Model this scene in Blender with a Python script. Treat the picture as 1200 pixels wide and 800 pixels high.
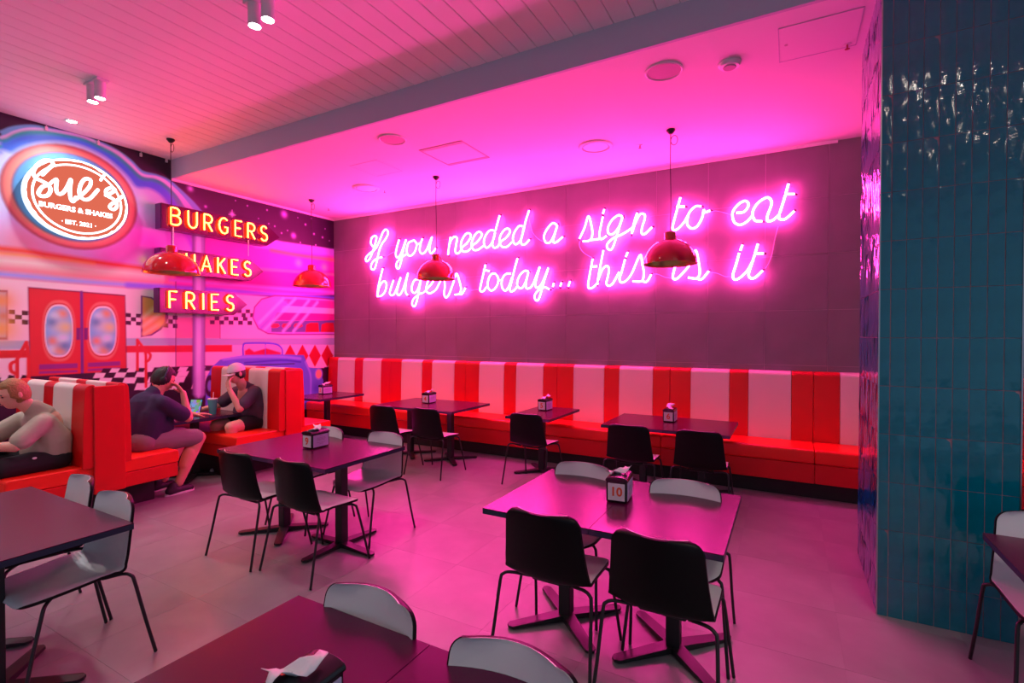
import bpy, bmesh, math, random
import numpy as np
from mathutils import Vector, Matrix, Euler
for o in list(bpy.data.objects): bpy.data.objects.remove(o)
random.seed(7); rng = np.random.default_rng(7)
S = bpy.context.scene; C = S.collection; PI = math.pi

# ---------------------------------------------------------------- camera
F = 588.0; H = 1.7; YAW = math.atan(325/588); PITCH = math.atan(8/588)
cam = bpy.data.objects.new('camera', bpy.data.cameras.new('camera')); C.objects.link(cam)
cam.location = (0, 0, H); cam.rotation_euler = (PI/2-PITCH, 0, YAW)
cam.data.sensor_width = 36; cam.data.lens = 36*F/1200; cam.data.clip_start = .02
S.camera = cam
S.view_settings.view_transform = 'Standard'; S.view_settings.look = 'None'
S.view_settings.gamma = 1; S.view_settings.use_curve_mapping = False
S.view_settings.exposure = -0.32

# ---------------------------------------------------------------- light levels
AMB = (.38, .48, .68); AMB_S = .66          # dim cool daylight of the open mall side behind the camera
PINK = (1.0, .030, .34); PINK_S = 128       # neon script
RED = (1.0, .10, .016); RED_S = 52         # neon of the arrow signs
SPOT_W = 28                                # ceiling spotlights, watts
w = bpy.data.worlds.new('world'); S.world = w; w.use_nodes = True
w.node_tree.nodes['Background'].inputs[0].default_value = (*AMB, 1)
w.node_tree.nodes['Background'].inputs[1].default_value = AMB_S

# the room: camera stands at x=0,y=0; mural wall x=XL; script wall y=YB
XL, YB, ZLOW, ZUP, YBULK = -7.47, 6.63, 3.85, 4.10, 3.80
XR = 5.0; YF = -4.5

# calibrated sight lines of the photograph, used to read real positions on known planes
_fw = np.array([-math.sin(YAW)*math.cos(PITCH), math.cos(YAW)*math.cos(PITCH), -math.sin(PITCH)])
_rt = np.array([math.cos(YAW), math.sin(YAW), 0]); _up = np.cross(_rt, _fw)
def _ray(u, v): return _fw*F+_rt*(u-600)+_up*(400-v)
def onY(u, v, y):
    r = _ray(u, v); return r*(y/r[1])+np.array([0, 0, H])
def onX(u, v, x):
    r = _ray(u, v); return r*(x/r[0])+np.array([0, 0, H])

# ---------------------------------------------------------------- materials
def lin(c): return tuple(((x/255)/12.92 if x/255 <= .04045 else ((x/255+.055)/1.055)**2.4) for x in c)
MATS = {}
def mat(name, col, rough=.5, metal=0, noise=0, nscale=8, bump=0, bscale=40, coat=0, spec=.5, emis=None, es=0, trans=0, detail=4):
    if name in MATS: return MATS[name]
    m = bpy.data.materials.new(name); m.use_nodes = True; nt = m.node_tree; b = nt.nodes['Principled BSDF']
    b.inputs['Base Color'].default_value = (*col, 1); b.inputs['Roughness'].default_value = rough
    b.inputs['Metallic'].default_value = metal; b.inputs['Coat Weight'].default_value = coat
    b.inputs['Coat Roughness'].default_value = .08
    b.inputs['Specular IOR Level'].default_value = spec; b.inputs['Transmission Weight'].default_value = trans
    if emis: b.inputs['Emission Color'].default_value = (*emis, 1); b.inputs['Emission Strength'].default_value = es
    tc = nt.nodes.new('ShaderNodeTexCoord')
    if noise:
        n = nt.nodes.new('ShaderNodeTexNoise'); n.inputs['Scale'].default_value = nscale; n.inputs['Detail'].default_value = detail
        nt.links.new(tc.outputs['Object'], n.inputs['Vector'])
        r = nt.nodes.new('ShaderNodeMix'); r.data_type = 'RGBA'
        r.inputs[6].default_value = (*[c*(1-noise) for c in col], 1); r.inputs[7].default_value = (*[min(1, c*(1+noise)) for c in col], 1)
        nt.links.new(n.outputs['Fac'], r.inputs[0]); nt.links.new(r.outputs[2], b.inputs['Base Color'])
    if bump:
        n2 = nt.nodes.new('ShaderNodeTexNoise'); n2.inputs['Scale'].default_value = bscale
        nt.links.new(tc.outputs['Object'], n2.inputs['Vector'])
        bp = nt.nodes.new('ShaderNodeBump'); bp.inputs['Strength'].default_value = bump; bp.inputs['Distance'].default_value = .01
        nt.links.new(n2.outputs['Fac'], bp.inputs['Height']); nt.links.new(bp.outputs['Normal'], b.inputs['Normal'])
    MATS[name] = m; return m
def emit(name, col, s):
    m = bpy.data.materials.new(name); m.use_nodes = True; nt = m.node_tree; nt.nodes.clear()
    e = nt.nodes.new('ShaderNodeEmission'); e.inputs[0].default_value = (*col, 1); e.inputs[1].default_value = s
    o = nt.nodes.new('ShaderNodeOutputMaterial'); nt.links.new(e.outputs[0], o.inputs[0]); MATS[name] = m; return m
M_plaster = mat('plaster', (.74, .72, .74), .75, bump=.03)
M_board = mat('painted_board', (.90, .86, .88), .55, noise=.03, nscale=2)
M_gap = mat('joint_dark', (.50, .44, .46), .8)
M_bulk = mat('bulkhead_paint', (.50, .53, .62), .7)
M_wtile = mat('concrete_tile', (.205, .20, .215), .42, noise=.22, nscale=2.2, bump=.12, bscale=14, detail=8)
M_grout = mat('grout', (.42, .38, .42), .8)
M_floor = mat('floor_tile', (.275, .255, .265), .38, noise=.35, nscale=2.4, bump=.03, bscale=5, detail=8)
M_fjoint = mat('floor_joint', (.262, .242, .252), .7)
M_teal = mat('glazed_teal', lin((0, 116, 134)), .06, noise=.25, nscale=9, bump=.6, bscale=11, coat=.6)
M_pgrout = mat('pink_grout', (.42, .24, .28), .8)
M_edge = mat('steel_edge', (.5, .5, .52), .3, 1)
M_red = mat('red_vinyl', lin((212, 14, 18)), .38, noise=.05, nscale=5, bump=.03, bscale=300)
M_orange = mat('orange_red_vinyl', lin((238, 38, 20)), .4, noise=.05, nscale=5, bump=.03, bscale=300)
M_white = mat('white_vinyl', lin((235, 222, 212)), .4, bump=.03, bscale=300)
M_kick = mat('black_plinth', (.012, .01, .012), .6)
M_seam = mat('seam', (.10, .005, .005), .7)
M_top = mat('table_laminate', (.075, .001, .034), .27, noise=.1, nscale=3, spec=.35)
M_tedge = mat('table_edge', (.009, .026, .055), .4)
M_steel = mat('black_powder_steel', (.015, .013, .016), .42)
M_chw = mat('chair_white', (.80, .80, .80), .32)
M_chb = mat('chair_black', (.004, .003, .004), .42, spec=.2)
M_dred = mat('red_enamel', lin((190, 8, 14)), .09, coat=1)
M_brass = mat('brass_inside', (.60, .38, .12), .28, .9)
M_cable = mat('black_cable', (.01, .01, .01), .5)
M_wcab = mat('clear_cable', (.75, .6, .68), .3)
M_holder = mat('black_plastic', (.012, .010, .013), .22)
M_card = mat('white_card', (.74, .73, .76), .4)
M_menu = mat('menu_card', (.42, .46, .66), .35)
M_onum = mat('orange_print', lin((225, 85, 40)), .5)
M_gray = mat('grey_print', (.25, .22, .38), .5)
M_nap = mat('paper_napkin', (.80, .78, .82), .8, bump=.1, bscale=60)
M_skin = mat('skin', lin((214, 150, 128)), .5, noise=.06, nscale=12)
M_skin2 = mat('skin_pale', lin((222, 165, 145)), .5, noise=.06, nscale=12)
M_hairb = mat('hair_blond', lin((158, 112, 66)), .55, noise=.4, nscale=60, bump=.6, bscale=90)
M_hairk = mat('hair_dark', lin((30, 18, 16)), .5, noise=.4, nscale=60, bump=.6, bscale=90)
M_beige = mat('beige_cotton', lin((176, 168, 150)), .85, noise=.1, nscale=7, bump=1.0, bscale=7)
M_navy = mat('navy_cotton', lin((44, 34, 72)), .85, noise=.15, nscale=7, bump=1.0, bscale=7)
M_plum = mat('charcoal_cotton', lin((74, 58, 78)), .85, noise=.15, nscale=7, bump=1.0, bscale=7)
M_bshort = mat('black_shorts', lin((20, 18, 26)), .8, bump=.35, bscale=12)
M_kshort = mat('khaki_shorts', lin((128, 112, 118)), .85, noise=.1, nscale=9, bump=.35, bscale=12)
M_shoe = mat('black_shoe', (.03, .02, .035), .6)
M_sole = mat('white_sole', (.7, .68, .7), .6)
M_cap = mat('white_cap', lin((228, 216, 220)), .8, bump=.2, bscale=20)
M_cup = mat('teal_cup', lin((95, 190, 186)), .4)
M_dark = mat('dark_feature', (.03, .015, .015), .5)
M_lip = mat('lip', lin((175, 95, 90)), .5)
M_pvin = mat('sign_purple', lin((66, 6, 54)), .18)
M_lrefl = mat('orange_letter_reflection', lin((235, 74, 48)), .4)  # colour of the neon's reflection painted behind the arrow sign letters
M_pside = mat('sign_side', lin((92, 10, 86)), .3)
M_pink = emit('neon_pink', PINK, PINK_S)
M_rneon = emit('neon_red', RED, RED_S)
M_signw = emit('sign_white', (1, .93, .97), 3.4)
M_signo = emit('sign_orange', (1.0, .20, .12), .95)
M_halo = emit('sign_halo', (.80, .90, 1.0), 1.6)
M_lens = emit('lamp_lens', (1, .9, .76), 120)
M_fix = mat('white_fixture', (.75, .74, .75), .4)
M_grille = mat('speaker_grille', (.42, .32, .36), .7)

# ---------------------------------------------------------------- mesh helpers
def link(name, me, m=None, parent=None, smooth=False):
    o = bpy.data.objects.new(name, me); C.objects.link(o)
    if m is not None:
        for mm in (m if isinstance(m, (list, tuple)) else [m]): me.materials.append(mm)
    if parent is not None: o.parent = parent
    if smooth:
        me.polygons.foreach_set('use_smooth', [True]*len(me.polygons))
    return o
class MB:
    def __init__(s): s.v = []; s.f = []; s.mi = []
    def add(s, v, f, mi=0):
        n = len(s.v); s.v += [tuple(map(float, p)) for p in v]; s.f += [tuple(i+n for i in q) for q in f]; s.mi += [mi]*len(f); return s
    def box(s, x0, x1, y0, y1, z0, z1, mi=0):
        v = [(x, y, z) for z in (z0, z1) for y in (y0, y1) for x in (x0, x1)]
        return s.add(v, [(0, 2, 3, 1), (4, 5, 7, 6), (0, 1, 5, 4), (2, 6, 7, 3), (0, 4, 6, 2), (1, 3, 7, 5)], mi)
    def tube(s, pts, r, n=8, caps=True, mi=0):
        P = [Vector(p) for p in pts]; R = r if isinstance(r, (list, tuple)) else [r]*len(P)
        T = []
        for i in range(len(P)):
            a = P[max(0, i-1)]; b = P[min(len(P)-1, i+1)]; t = (b-a); T.append(t.normalized() if t.length > 1e-9 else Vector((0, 0, 1)))
        u = T[0].orthogonal().normalized(); base = len(s.v)
        V = []
        for i, p in enumerate(P):
            if i: u = (u-T[i]*u.dot(T[i])); u = u.normalized() if u.length > 1e-6 else T[i].orthogonal().normalized()
            w_ = T[i].cross(u)
            for k in range(n):
                a = 2*PI*k/n; V.append(p+(u*math.cos(a)+w_*math.sin(a))*R[i])
        Fc = []
        for i in range(len(P)-1):
            for k in range(n):
                a = i*n+k; b = i*n+(k+1) % n; Fc.append((a, b, b+n, a+n))
        if caps: Fc += [tuple(range(n-1, -1, -1)), tuple((len(P)-1)*n+k for k in range(n))]
        return s.add(V, Fc, mi)
    def lathe(s, prof, cx=0, cy=0, n=32, mi=0):
        V = []; Fc = []
        for (r, z) in prof:
            for k in range(n): a = 2*PI*k/n; V.append((cx+r*math.cos(a), cy+r*math.sin(a), z))
        for i in range(len(prof)-1):
            for k in range(n):
                a = i*n+k; b = i*n+(k+1) % n; Fc.append((a, b, b+n, a+n))
        return s.add(V, Fc, mi)
    def prism(s, pts, axis, a, b, mi=0):   # polygon in the two other axes, extruded along axis
        n = len(pts)
        def mk(p, q): return {'x': (q, p[0], p[1]), 'y': (p[0], q, p[1]), 'z': (p[0], p[1], q)}[axis]
        V = [mk(p, a) for p in pts]+[mk(p, b) for p in pts]
        return s.add(V, [tuple(range(n)), tuple(range(2*n-1, n-1, -1))]+[(i, (i+1) % n, (i+1) % n+n, i+n) for i in range(n)], mi)
    def mesh(s, name, fix=True):
        me = bpy.data.meshes.new(name); me.from_pydata(s.v, [], s.f)
        me.polygons.foreach_set('material_index', s.mi)
        if fix:
            bm = bmesh.new(); bm.from_mesh(me); bmesh.ops.recalc_face_normals(bm, faces=bm.faces); bm.to_mesh(me); bm.free()
        me.update(); return me
    def obj(s, name, m, parent=None, smooth=False, bevel=0, seg=2):
        o = link(name, s.mesh(name), m, parent, smooth)
        if bevel:
            b = o.modifiers.new('bevel', 'BEVEL'); b.width = bevel; b.segments = seg; b.limit_method = 'ANGLE'
            if smooth is False:
                o.data.polygons.foreach_set('use_smooth', [True]*len(o.data.polygons))
                wn = o.modifiers.new('wn', 'WEIGHTED_NORMAL'); wn.keep_sharp = True
        return o
def shade_auto(o, ang=40):
    me = o.data; me.polygons.foreach_set('use_smooth', [True]*len(me.polygons)); me.set_sharp_from_angle(angle=math.radians(ang)); return o
def cat(pts, k=6):
    P = [np.array(p, float) for p in pts]
    if len(P) < 3: return P
    out = []
    for i in range(len(P)-1):
        p0 = P[i-1] if i else 2*P[0]-P[1]; p1 = P[i]; p2 = P[i+1]; p3 = P[i+2] if i+2 < len(P) else 2*P[-1]-P[-2]
        for j in range(k):
            t = j/k; out.append(.5*((2*p1)+(-p0+p2)*t+(2*p0-5*p1+4*p2-p3)*t*t+(-p0+3*p1-3*p2+p3)*t**3))
    out.append(P[-1]); return out
def tag(o, label=None, category=None, group=None, kind=None):
    if label: o['label'] = label
    if category: o['category'] = category
    if group: o['group'] = group
    if kind: o['kind'] = kind
    return o
def thing(name, label, category, loc=(0, 0, 0), rz=0, group=None):
    o = bpy.data.objects.new(name, None); C.objects.link(o); o.empty_display_size = .1
    o.location = loc; o.rotation_euler = (0, 0, rz); return tag(o, label, category, group)
def structure(o): o['kind'] = 'structure'; return o
def dup(root, loc, rz, label, group):
    r = root.copy(); C.objects.link(r); r.location = loc; r.rotation_euler = (0, 0, rz); r['label'] = label; r['group'] = group
    for ch in list(root.children):
        c = ch.copy(); C.objects.link(c); c.parent = r
        for g in list(ch.children):
            d = g.copy(); C.objects.link(d); d.parent = c
    return r
def text_mesh(txt, size, ext=.001, bold=0, align='CENTER'):
    cu = bpy.data.curves.new('t', 'FONT'); cu.body = txt; cu.size = size; cu.extrude = ext; cu.offset = bold
    cu.align_x = align; cu.align_y = 'CENTER'; cu.resolution_u = 3
    o = bpy.data.objects.new('t', cu); C.objects.link(o)
    dg = bpy.context.evaluated_depsgraph_get(); me = bpy.data.meshes.new_from_object(o.evaluated_get(dg))
    bpy.data.objects.remove(o); bpy.data.curves.remove(cu); me.materials.clear(); return me

# ================================================================ SETTING
# floor: joint bed + single tiles
fl = MB().box(XL-.1, XR, YF, YB+.1, -.05, -.001).obj('floor', M_fjoint); structure(fl)
TS = .6; tile = MB().prism([(0, 0), (TS-.0012, 0), (TS-.0012, TS-.0012), (0, TS-.0012)], 'z', -.02, 0).mesh('floor_tile'); tile.materials.append(M_floor)
rest = MB(); cnt = 0
ix = 0; x = .26-TS*14
while x < XR:
    y = YB-TS*19
    while y < YB-.01:
        if x < 2.1 and y > -.2:
            o = bpy.data.objects.new('floor_tile', tile); C.objects.link(o); o.parent = fl
            o.location = (x, y, random.uniform(-.0002, .0001)); cnt += 1
        else: rest.box(x, x+TS-.003, y, y+TS-.003, -.02, 0)
        y += TS
    x += TS
tag(rest.obj('floor_tiling', M_floor, fl), kind='stuff')

# back wall: joint bed + tiles 0.63
bw = MB().box(XL-.1, XR, YB-.002, YB+.15, 0, 4.1).obj('wall_back', M_grout); structure(bw)
W = .632; wt = MB().box(0, W-.005, -.012, 0, 0, W-.005).mesh('wall_tile'); wt.materials.append(M_wtile)
x = .378-W*13
while x < XR-.3:
    for k in range(-4, 4):
        z = 1.982+k*W if True else 0
        z0 = max(0, z); z1 = min(ZLOW, z+W)
        if z1-z0 < .02: continue
        o = bpy.data.objects.new('wall_tile', wt); C.objects.link(o); o.parent = bw
        xx0 = max(x, XL)
        o.location = (xx0, YB+.006+random.uniform(-.001, .0008), z0); o.scale = ((x+W-xx0)/W, 1, (z1-z0-.005)/(W-.005) if z1-z0 < W-.01 else 1)
    x += W

# ceilings
ce = MB().box(XL-.1, XR, YF, YBULK, ZUP+.012, ZUP+.08).obj('ceiling', M_gap); structure(ce)
BW = .165; bd = MB().prism([(0, .012), (0, .004), (.005, 0), (BW-.010, 0), (BW-.005, .004), (BW-.005, .012)], 'y', YF, YBULK).mesh('ceiling_board'); bd.materials.append(M_board)
x = XL
while x < XR-.1:
    o = bpy.data.objects.new('ceiling_board', bd); C.objects.link(o); o.parent = ce; o.location = (x, 0, ZUP+random.uniform(0, .001)); x += BW
pl = MB().box(XL-.1, XR, YBULK+.02, YB+.1, ZLOW, ZLOW+.1).obj('plaster_ceiling', M_plaster, ce)
structure(MB().box(XL-.02, XR, YBULK-.001, YBULK+.03, ZLOW-.001, ZUP+.1).obj('trim_1', M_bulk))
structure(MB().prism([(YB-.035, ZLOW+.001), (YB-.012, ZLOW+.001), (YB-.012, ZLOW-.03), (YB-.022, ZLOW-.03)], 'x', XL, .455).obj('trim_2', M_plaster))
structure(MB().prism([(XL, ZLOW), (XL+.035, ZLOW), (XL+.02, ZLOW-.03), (XL, ZLOW-.03)], 'y', YBULK, YB).obj('trim_3', M_plaster))

# left wall with printed mural ------------------------------------
def mural():
    y0, y1, z0, z1 = 0.2, YB, 0.0, 4.10; st = .0095
    ny = int((y1-y0)/st)+1; nz = int((z1-z0)/st)+1
    Y, Z = np.meshgrid(np.linspace(y0, y1, ny), np.linspace(z0, z1, nz)); img = np.zeros((nz, ny, 3))
    img[:] = lin((50, 14, 46))
    def wp(pts): return [((.15 if u <= -60 else onX(u, v, XL)[1]), onX(u, v, XL)[2]) for u, v in pts]
    def sd(P):
        P = np.array(P); d = np.full(Y.shape, 9.); ins = np.zeros(Y.shape, bool)
        for i in range(len(P)):
            a = P[i]; b = P[(i+1) % len(P)]; e = b-a; L = e@e+1e-12
            t = np.clip(((Y-a[0])*e[0]+(Z-a[1])*e[1])/L, 0, 1)
            d = np.minimum(d, np.hypot(Y-a[0]-t*e[0], Z-a[1]-t*e[1]))
            c = (a[1] > Z) != (b[1] > Z)
            with np.errstate(divide='ignore', invalid='ignore'): xi = (b[0]-a[0])*(Z-a[1])/(b[1]-a[1]+1e-12)+a[0]
            ins ^= c & (Y < xi)
        return np.where(ins, -d, d)
    def blend(d, col, f, al=1):
        A = (np.clip(.5-d/f, 0, 1)*al)[..., None]; img[:] = img*(1-A)+np.array(lin(col))*A
    def pg(pts, col, f=.012, al=1, world=False, smooth=False):
        P = pts if world else wp(pts)
        if smooth: P = [tuple(q) for q in cat(P+[P[0]], 5)][:-1]
        blend(sd(P), col, f, al)
    def ln(pts, wd, col, f=.012, al=1, smooth=True):
        P = wp(pts); P = cat(P, 5) if smooth and len(P) > 2 else [np.array(p) for p in P]
        d = np.full(Y.shape, 9.)
        for a, b in zip(P[:-1], P[1:]):
            e = b-a; L = e@e+1e-12; t = np.clip(((Y-a[0])*e[0]+(Z-a[1])*e[1])/L, 0, 1)
            d = np.minimum(d, np.hypot(Y-a[0]-t*e[0], Z-a[1]-t*e[1]))
        blend(d-wd/2, col, f, al)
    def blob(u, v, r, col, al=1, sy=1):
        q = onX(u, v, XL); d = np.hypot((Y-q[1])/sy, Z-q[2]); A = (np.exp(-(d/r)**2)*al)[..., None]; img[:] = img*(1-A)+np.array(lin(col))*A
    # outer roof bands
    def K(L): return [(x/5.714, 130+y/5.714) for x, y in L]
    def under(top, col, f):
        P = [tuple(q) for q in cat(wp([(-150, top[0][1]+60)]+top), 5)]+wp([(243, 330), (-150, 330)]); blend(sd(P), col, f)
    under(K([(-160, 190), (0, 132), (60, 108), (130, 95), (220, 92), (320, 108), (450, 138), (560, 168), (700, 215), (800, 268), (880, 328), (930, 380), (968, 405), (1050, 425), (1130, 458), (1200, 515), (1290, 600), (1370, 690)]), (110, 165, 215), .02)
    under(K([(-160, 235), (0, 172), (40, 158), (90, 134), (170, 114), (260, 112), (400, 130), (550, 160), (690, 222), (800, 275), (880, 345), (955, 418), (1050, 436), (1120, 470), (1200, 545), (1280, 640), (1350, 720)]), (232, 180, 232), .02)
    under(K([(-160, 250), (0, 190), (40, 180), (95, 150), (170, 131), (280, 130), (420, 150), (560, 182), (690, 240), (790, 295), (870, 362), (950, 434), (1040, 452), (1110, 490), (1190, 570), (1260, 680)]), (40, 155, 165), .03)
    under(K([(-160, 270), (0, 212), (40, 204), (95, 180), (180, 160), (300, 158), (430, 174), (560, 205), (680, 262), (780, 318), (860, 385), (940, 458), (1030, 475), (1100, 515), (1170, 600), (1220, 690)]), (62, 105, 238), .05)
    under(K([(-160, 300), (0, 262), (80, 278), (140, 248), (250, 214), (400, 205), (550, 235), (690, 300), (790, 375), (860, 445), (915, 510), (1000, 520), (1070, 560), (1120, 620), (1180, 720)]), (212, 180, 245), .06)
    blob(175, 285, .42, (238, 40, 190), .95); blob(215, 268, .3, (225, 70, 215), .7); blob(60, 300, .35, (240, 120, 170), .6)
    blob(130, 300, .3, (236, 90, 190), .7); blob(20, 285, .25, (235, 110, 130), .7)
    for q in ((168, 232), (188, 244)): blob(*q, .07, (235, 190, 245), .8)
    # oval ring around the round sign
    cy, cz = 2.735, 3.33
    th = np.linspace(0, 2*PI, 48, endpoint=False)
    for r1, r2, c, f in ((.655, .60, (120, 30, 60), .03), (.64, .585, (236, 92, 100), .05), (.60, .545, (250, 110, 110), .05), (.56, .51, (130, 60, 110), .03), (.545, .495, (92, 112, 180), .03)):
        pg([(cy+r1*math.cos(t), cz+r1*.93*math.sin(t)) for t in th], c, f, world=True)
    # roof of the right part
    pg([(236, 248), (300, 276), (330, 283), (400, 293), (400, 345), (236, 345)], (205, 120, 225), .03)
    pg([(236, 262), (300, 290), (400, 301), (400, 345), (236, 345)], (232, 60, 190), .05)
    ln([(318, 293), (350, 299), (395, 305)], .05, (250, 150, 80), .06, .9)
    pg([(180, 290), (300, 315), (400, 318), (400, 340), (180, 335)], (236, 10, 165), .06)
    ln([(300, 315), (345, 318), (395, 322)], .03, (250, 150, 170), .05, .9)
    for u, v in ((168, 305), (350, 308), (380, 313)): blob(u, v, .06, (255, 190, 170), .8)
    # left swoosh
    pg([(-120, 286), (0, 291), (70, 301), (160, 314), (205, 322), (205, 345), (-120, 330)], (245, 130, 150), .05)
    ln([(-120, 284), (0, 291), (60, 299), (120, 308), (180, 316)], .06, (240, 70, 50), .05)
    ln([(-120, 292), (0, 297), (60, 303), (110, 309)], .03, (255, 135, 60), .04, .9)
    ln([(-120, 300), (0, 305), (90, 314), (190, 324)], .08, (252, 205, 215), .09, .8)
    ln([(-60, 316), (0, 321), (100, 330), (200, 337)], .06, (160, 150, 235), .05, .9)
    # facade
    pg([(-120, 318), (0, 326), (150, 338), (240, 342), (400, 354), (400, 480), (-120, 500)], (250, 188, 212), .02)
    ln([(150, 334), (260, 340), (330, 345), (400, 350)], .07, (125, 95, 225), .05, .9)
    ln([(200, 328), (260, 333), (330, 338), (400, 343)], .05, (225, 120, 225), .05, .9)
    pg([(206, 372), (226, 372), (226, 430), (206, 430)], (250, 130, 165)); pg([(240, 372), (258, 372), (258, 405), (240, 405)], (250, 130, 165))
    def chk(u0, v0, cw, chh, nx, nz_, par=0, slope=.07):
        for i in range(nx):
            for j in range(nz_):
                if (i+j+par) % 2 == 0:
                    a = u0+i*cw; b = v0+j*chh+(i*cw)*slope
                    pg([(a, b), (a+cw, b+cw*slope), (a+cw, b+chh+cw*slope), (a, b+chh)], (28, 14, 26), .006)
    chk(10, 362.5, 7.7, 5.4, 3, 3); chk(147.5, 366.5, 6, 4.6, 3, 3); chk(186, 368, 5.5, 5, 4, 3, 1); chk(246, 370.5, 5.5, 4.6, 9, 2, 1, .02); chk(278, 362, 5, 4.6, 4, 2, 0, .02)
    # rails
    pg([(-120, 398), (35, 399), (35, 409), (-120, 409)], (178, 168, 196)); pg([(147, 396), (400, 396), (400, 404), (147, 405)], (178, 168, 196), .015)
    pg([(-120, 409), (35, 410), (35, 419), (-120, 421)], (222, 34, 34)); pg([(147, 405), (272, 404), (272, 412), (147, 413)], (222, 34, 34))
    # half round window + left window
    pg([(-60, 339), (9, 340), (9, 398), (-60, 400)], (110, 40, 120)); pg([(-60, 342), (7, 342.5), (7, 395), (-60, 397)], (140, 170, 215))
    blob(2, 352, .12, (250, 140, 60), .9); blob(1, 385, .14, (250, 160, 60), .9); blob(4, 370, .05, (220, 120, 60), .8)
    hw = [(165, 346), (178, 348), (190, 356), (197, 366), (196, 376), (189, 386), (178, 393), (165, 395)]
    pg(hw, (120, 30, 110), .01); hc = (178, 370)
    pg([(167+(u-167)*.9 if u > 166 else 167, hc[1]+(v-hc[1])*.93) for u, v in hw], (247, 138, 84), .01)
    for a, b in (((168, 372), (186, 356)), ((168, 382), (192, 364)), ((169, 391), (188, 379))): ln([a, b], .045, (255, 180, 150), .05, .9)
    blob(190, 378, .07, (250, 190, 70), .8)
    # doors
    pg([(32.5, 336), (147, 345.5), (149, 440), (35, 442)], (110, 16, 60)); pg([(34, 337.5), (146, 347), (148, 440), (36, 441)], (226, 44, 44))
    ln([(95.5, 342), (96.5, 440)], .03, (120, 40, 130), .01)
    def win(cx, cyy, a, b):
        # rounded-top door light: stacked outline
        def sh(k, kk): return [(cx+(a+k)*math.copysign(abs(math.cos(t))**.75, math.cos(t)), cyy+(b+kk)*math.copysign(abs(math.sin(t))**.8, math.sin(t))) for t in th]
        pg(sh(4, 7), (240, 120, 110), .02, .7); pg(sh(2.6, 3.6), (200, 24, 30), .012); pg(sh(1.4, 2), (252, 205, 215), .01); pg(sh(0, 0), (120, 170, 225), .01)
        for du, dv, r, c in ((4, -20, .06, (245, 135, 50)), (-7, 12, .055, (245, 120, 50)), (5, 9, .06, (240, 225, 235)), (-5, -17, .05, (225, 215, 235)), (-8, 22, .05, (225, 215, 235)), (-2, -6, .08, (215, 200, 215)), (2, 23, .065, (250, 150, 50)), (-8, -10, .06, (90, 130, 180)), (7, 18, .06, (90, 130, 180)), (8, -4, .07, (235, 190, 120))):
            q = onX(cx+du, cyy+dv, XL); d = np.hypot(Y-q[1], Z-q[2]); dd = sd(wp(sh(0, 0))); A = (np.exp(-(d/r)**2)*.85*(dd < 0))[..., None]
            img[:] = img*(1-A)+np.array(lin(c))*A
    win(69, 387.5, 15.5, 29); win(120.5, 387.5, 15, 27)
    pg([(46, 427), (91, 425.5), (91, 431), (46, 433)], (150, 40, 130)); pg([(46, 435), (91, 433.5), (91, 436), (46, 438)], (150, 40, 130))
    pg([(103, 425), (141, 423), (141, 428), (103, 430)], (150, 40, 130)); pg([(103, 432), (141, 430), (141, 433), (103, 435)], (150, 40, 130))
    pg([(89.5, 384), (94, 384), (94, 398), (89.5, 398)], (120, 30, 110)); pg([(98.5, 384), (103, 384), (103, 398), (98.5, 398)], (120, 30, 110))
    # ground: checker and dark
    pg([(-120, 444), (35, 441), (150, 434), (170, 431), (240, 428), (400, 428), (400, 900), (-120, 900)], (48, 18, 44), .01)
    rows = [431, 436, 442, 449, 457]
    for j in range(4):
        for i in range(12):
            w_ = 10+2.2*j; a = 118+i*w_-j*9; b = a+w_
            if a < 95 or b > 244: continue
            col = (250, 200, 215) if (i+j) % 2 else (22, 10, 20)
            t0 = rows[j]-(a-150)*.02; t1 = rows[j+1]-(a-150)*.02
            pg([(a+3, t0), (b+3, t0), (b, t1), (a, t1)], col, .008)
    for i in range(4): pg([(2+i*8, 441-(i % 2)*2), (9+i*8, 440), (8+i*8, 446), (0+i*8, 446)], (22, 10, 20) if i % 2 else (250, 200, 215), .008)
    for P in ([(20, 442), (20, 421), (31, 401)], [(31, 401), (33.5, 420), (33.5, 442)], [(20, 423), (13, 426), (13, 434), (18, 438)], [(161, 433), (161, 399)], [(161, 398), (170, 412), (171, 430), (171, 453)], [(171, 411), (176, 415), (175, 421), (171, 424)]):
        ln(P, .035, (226, 40, 36), .01, smooth=len(P) > 3)
    # bus window and stools inside
    bwin = [(297, 372), (299, 360), (307, 351), (322, 347), (350, 348), (400, 352), (400, 391), (330, 391), (314, 390), (303, 384)]
    d = sd(wp(bwin)); blend(d-.02, (150, 30, 130), .01); blend(d, (215, 130, 215), .01)
    keep = img.copy(); ins = (d < 0)[..., None]
    pg([(330, 350), (400, 353), (400, 362), (340, 358)], (240, 60, 170)); pg([(330, 358), (400, 362), (400, 368), (330, 366)], (245, 190, 220)); pg([(325, 366), (400, 368), (400, 376), (320, 375)], (240, 30, 150))
    pg([(318, 376), (400, 375), (400, 389), (318, 389)], (110, 90, 150))
    for k, u in enumerate((322, 335, 349)): pg([(u-5, 382), (u-3, 379), (u+4, 379), (u+6, 382), (u+2, 384), (u-3, 384)], (225, 40, 60))
    for u in (366, 384): pg([(u-8, 389), (u-7, 380), (u-2, 378), (u+7, 378), (u+8, 389)], (215, 16, 40))
    for a, b in (((304, 378), (332, 350)), ((310, 386), (346, 350)), ((332, 388), (362, 352)), ((344, 388), (372, 354))): ln([a, b], .05, (240, 195, 240), .04, .7)
    ln([(306, 384), (335, 354)], .07, (150, 110, 210), .05, .8)
    img[:] = np.where(ins, img, keep)
    # diamonds
    pg([(330, 404), (400, 404), (400, 431), (330, 431)], (250, 190, 215))
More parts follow.
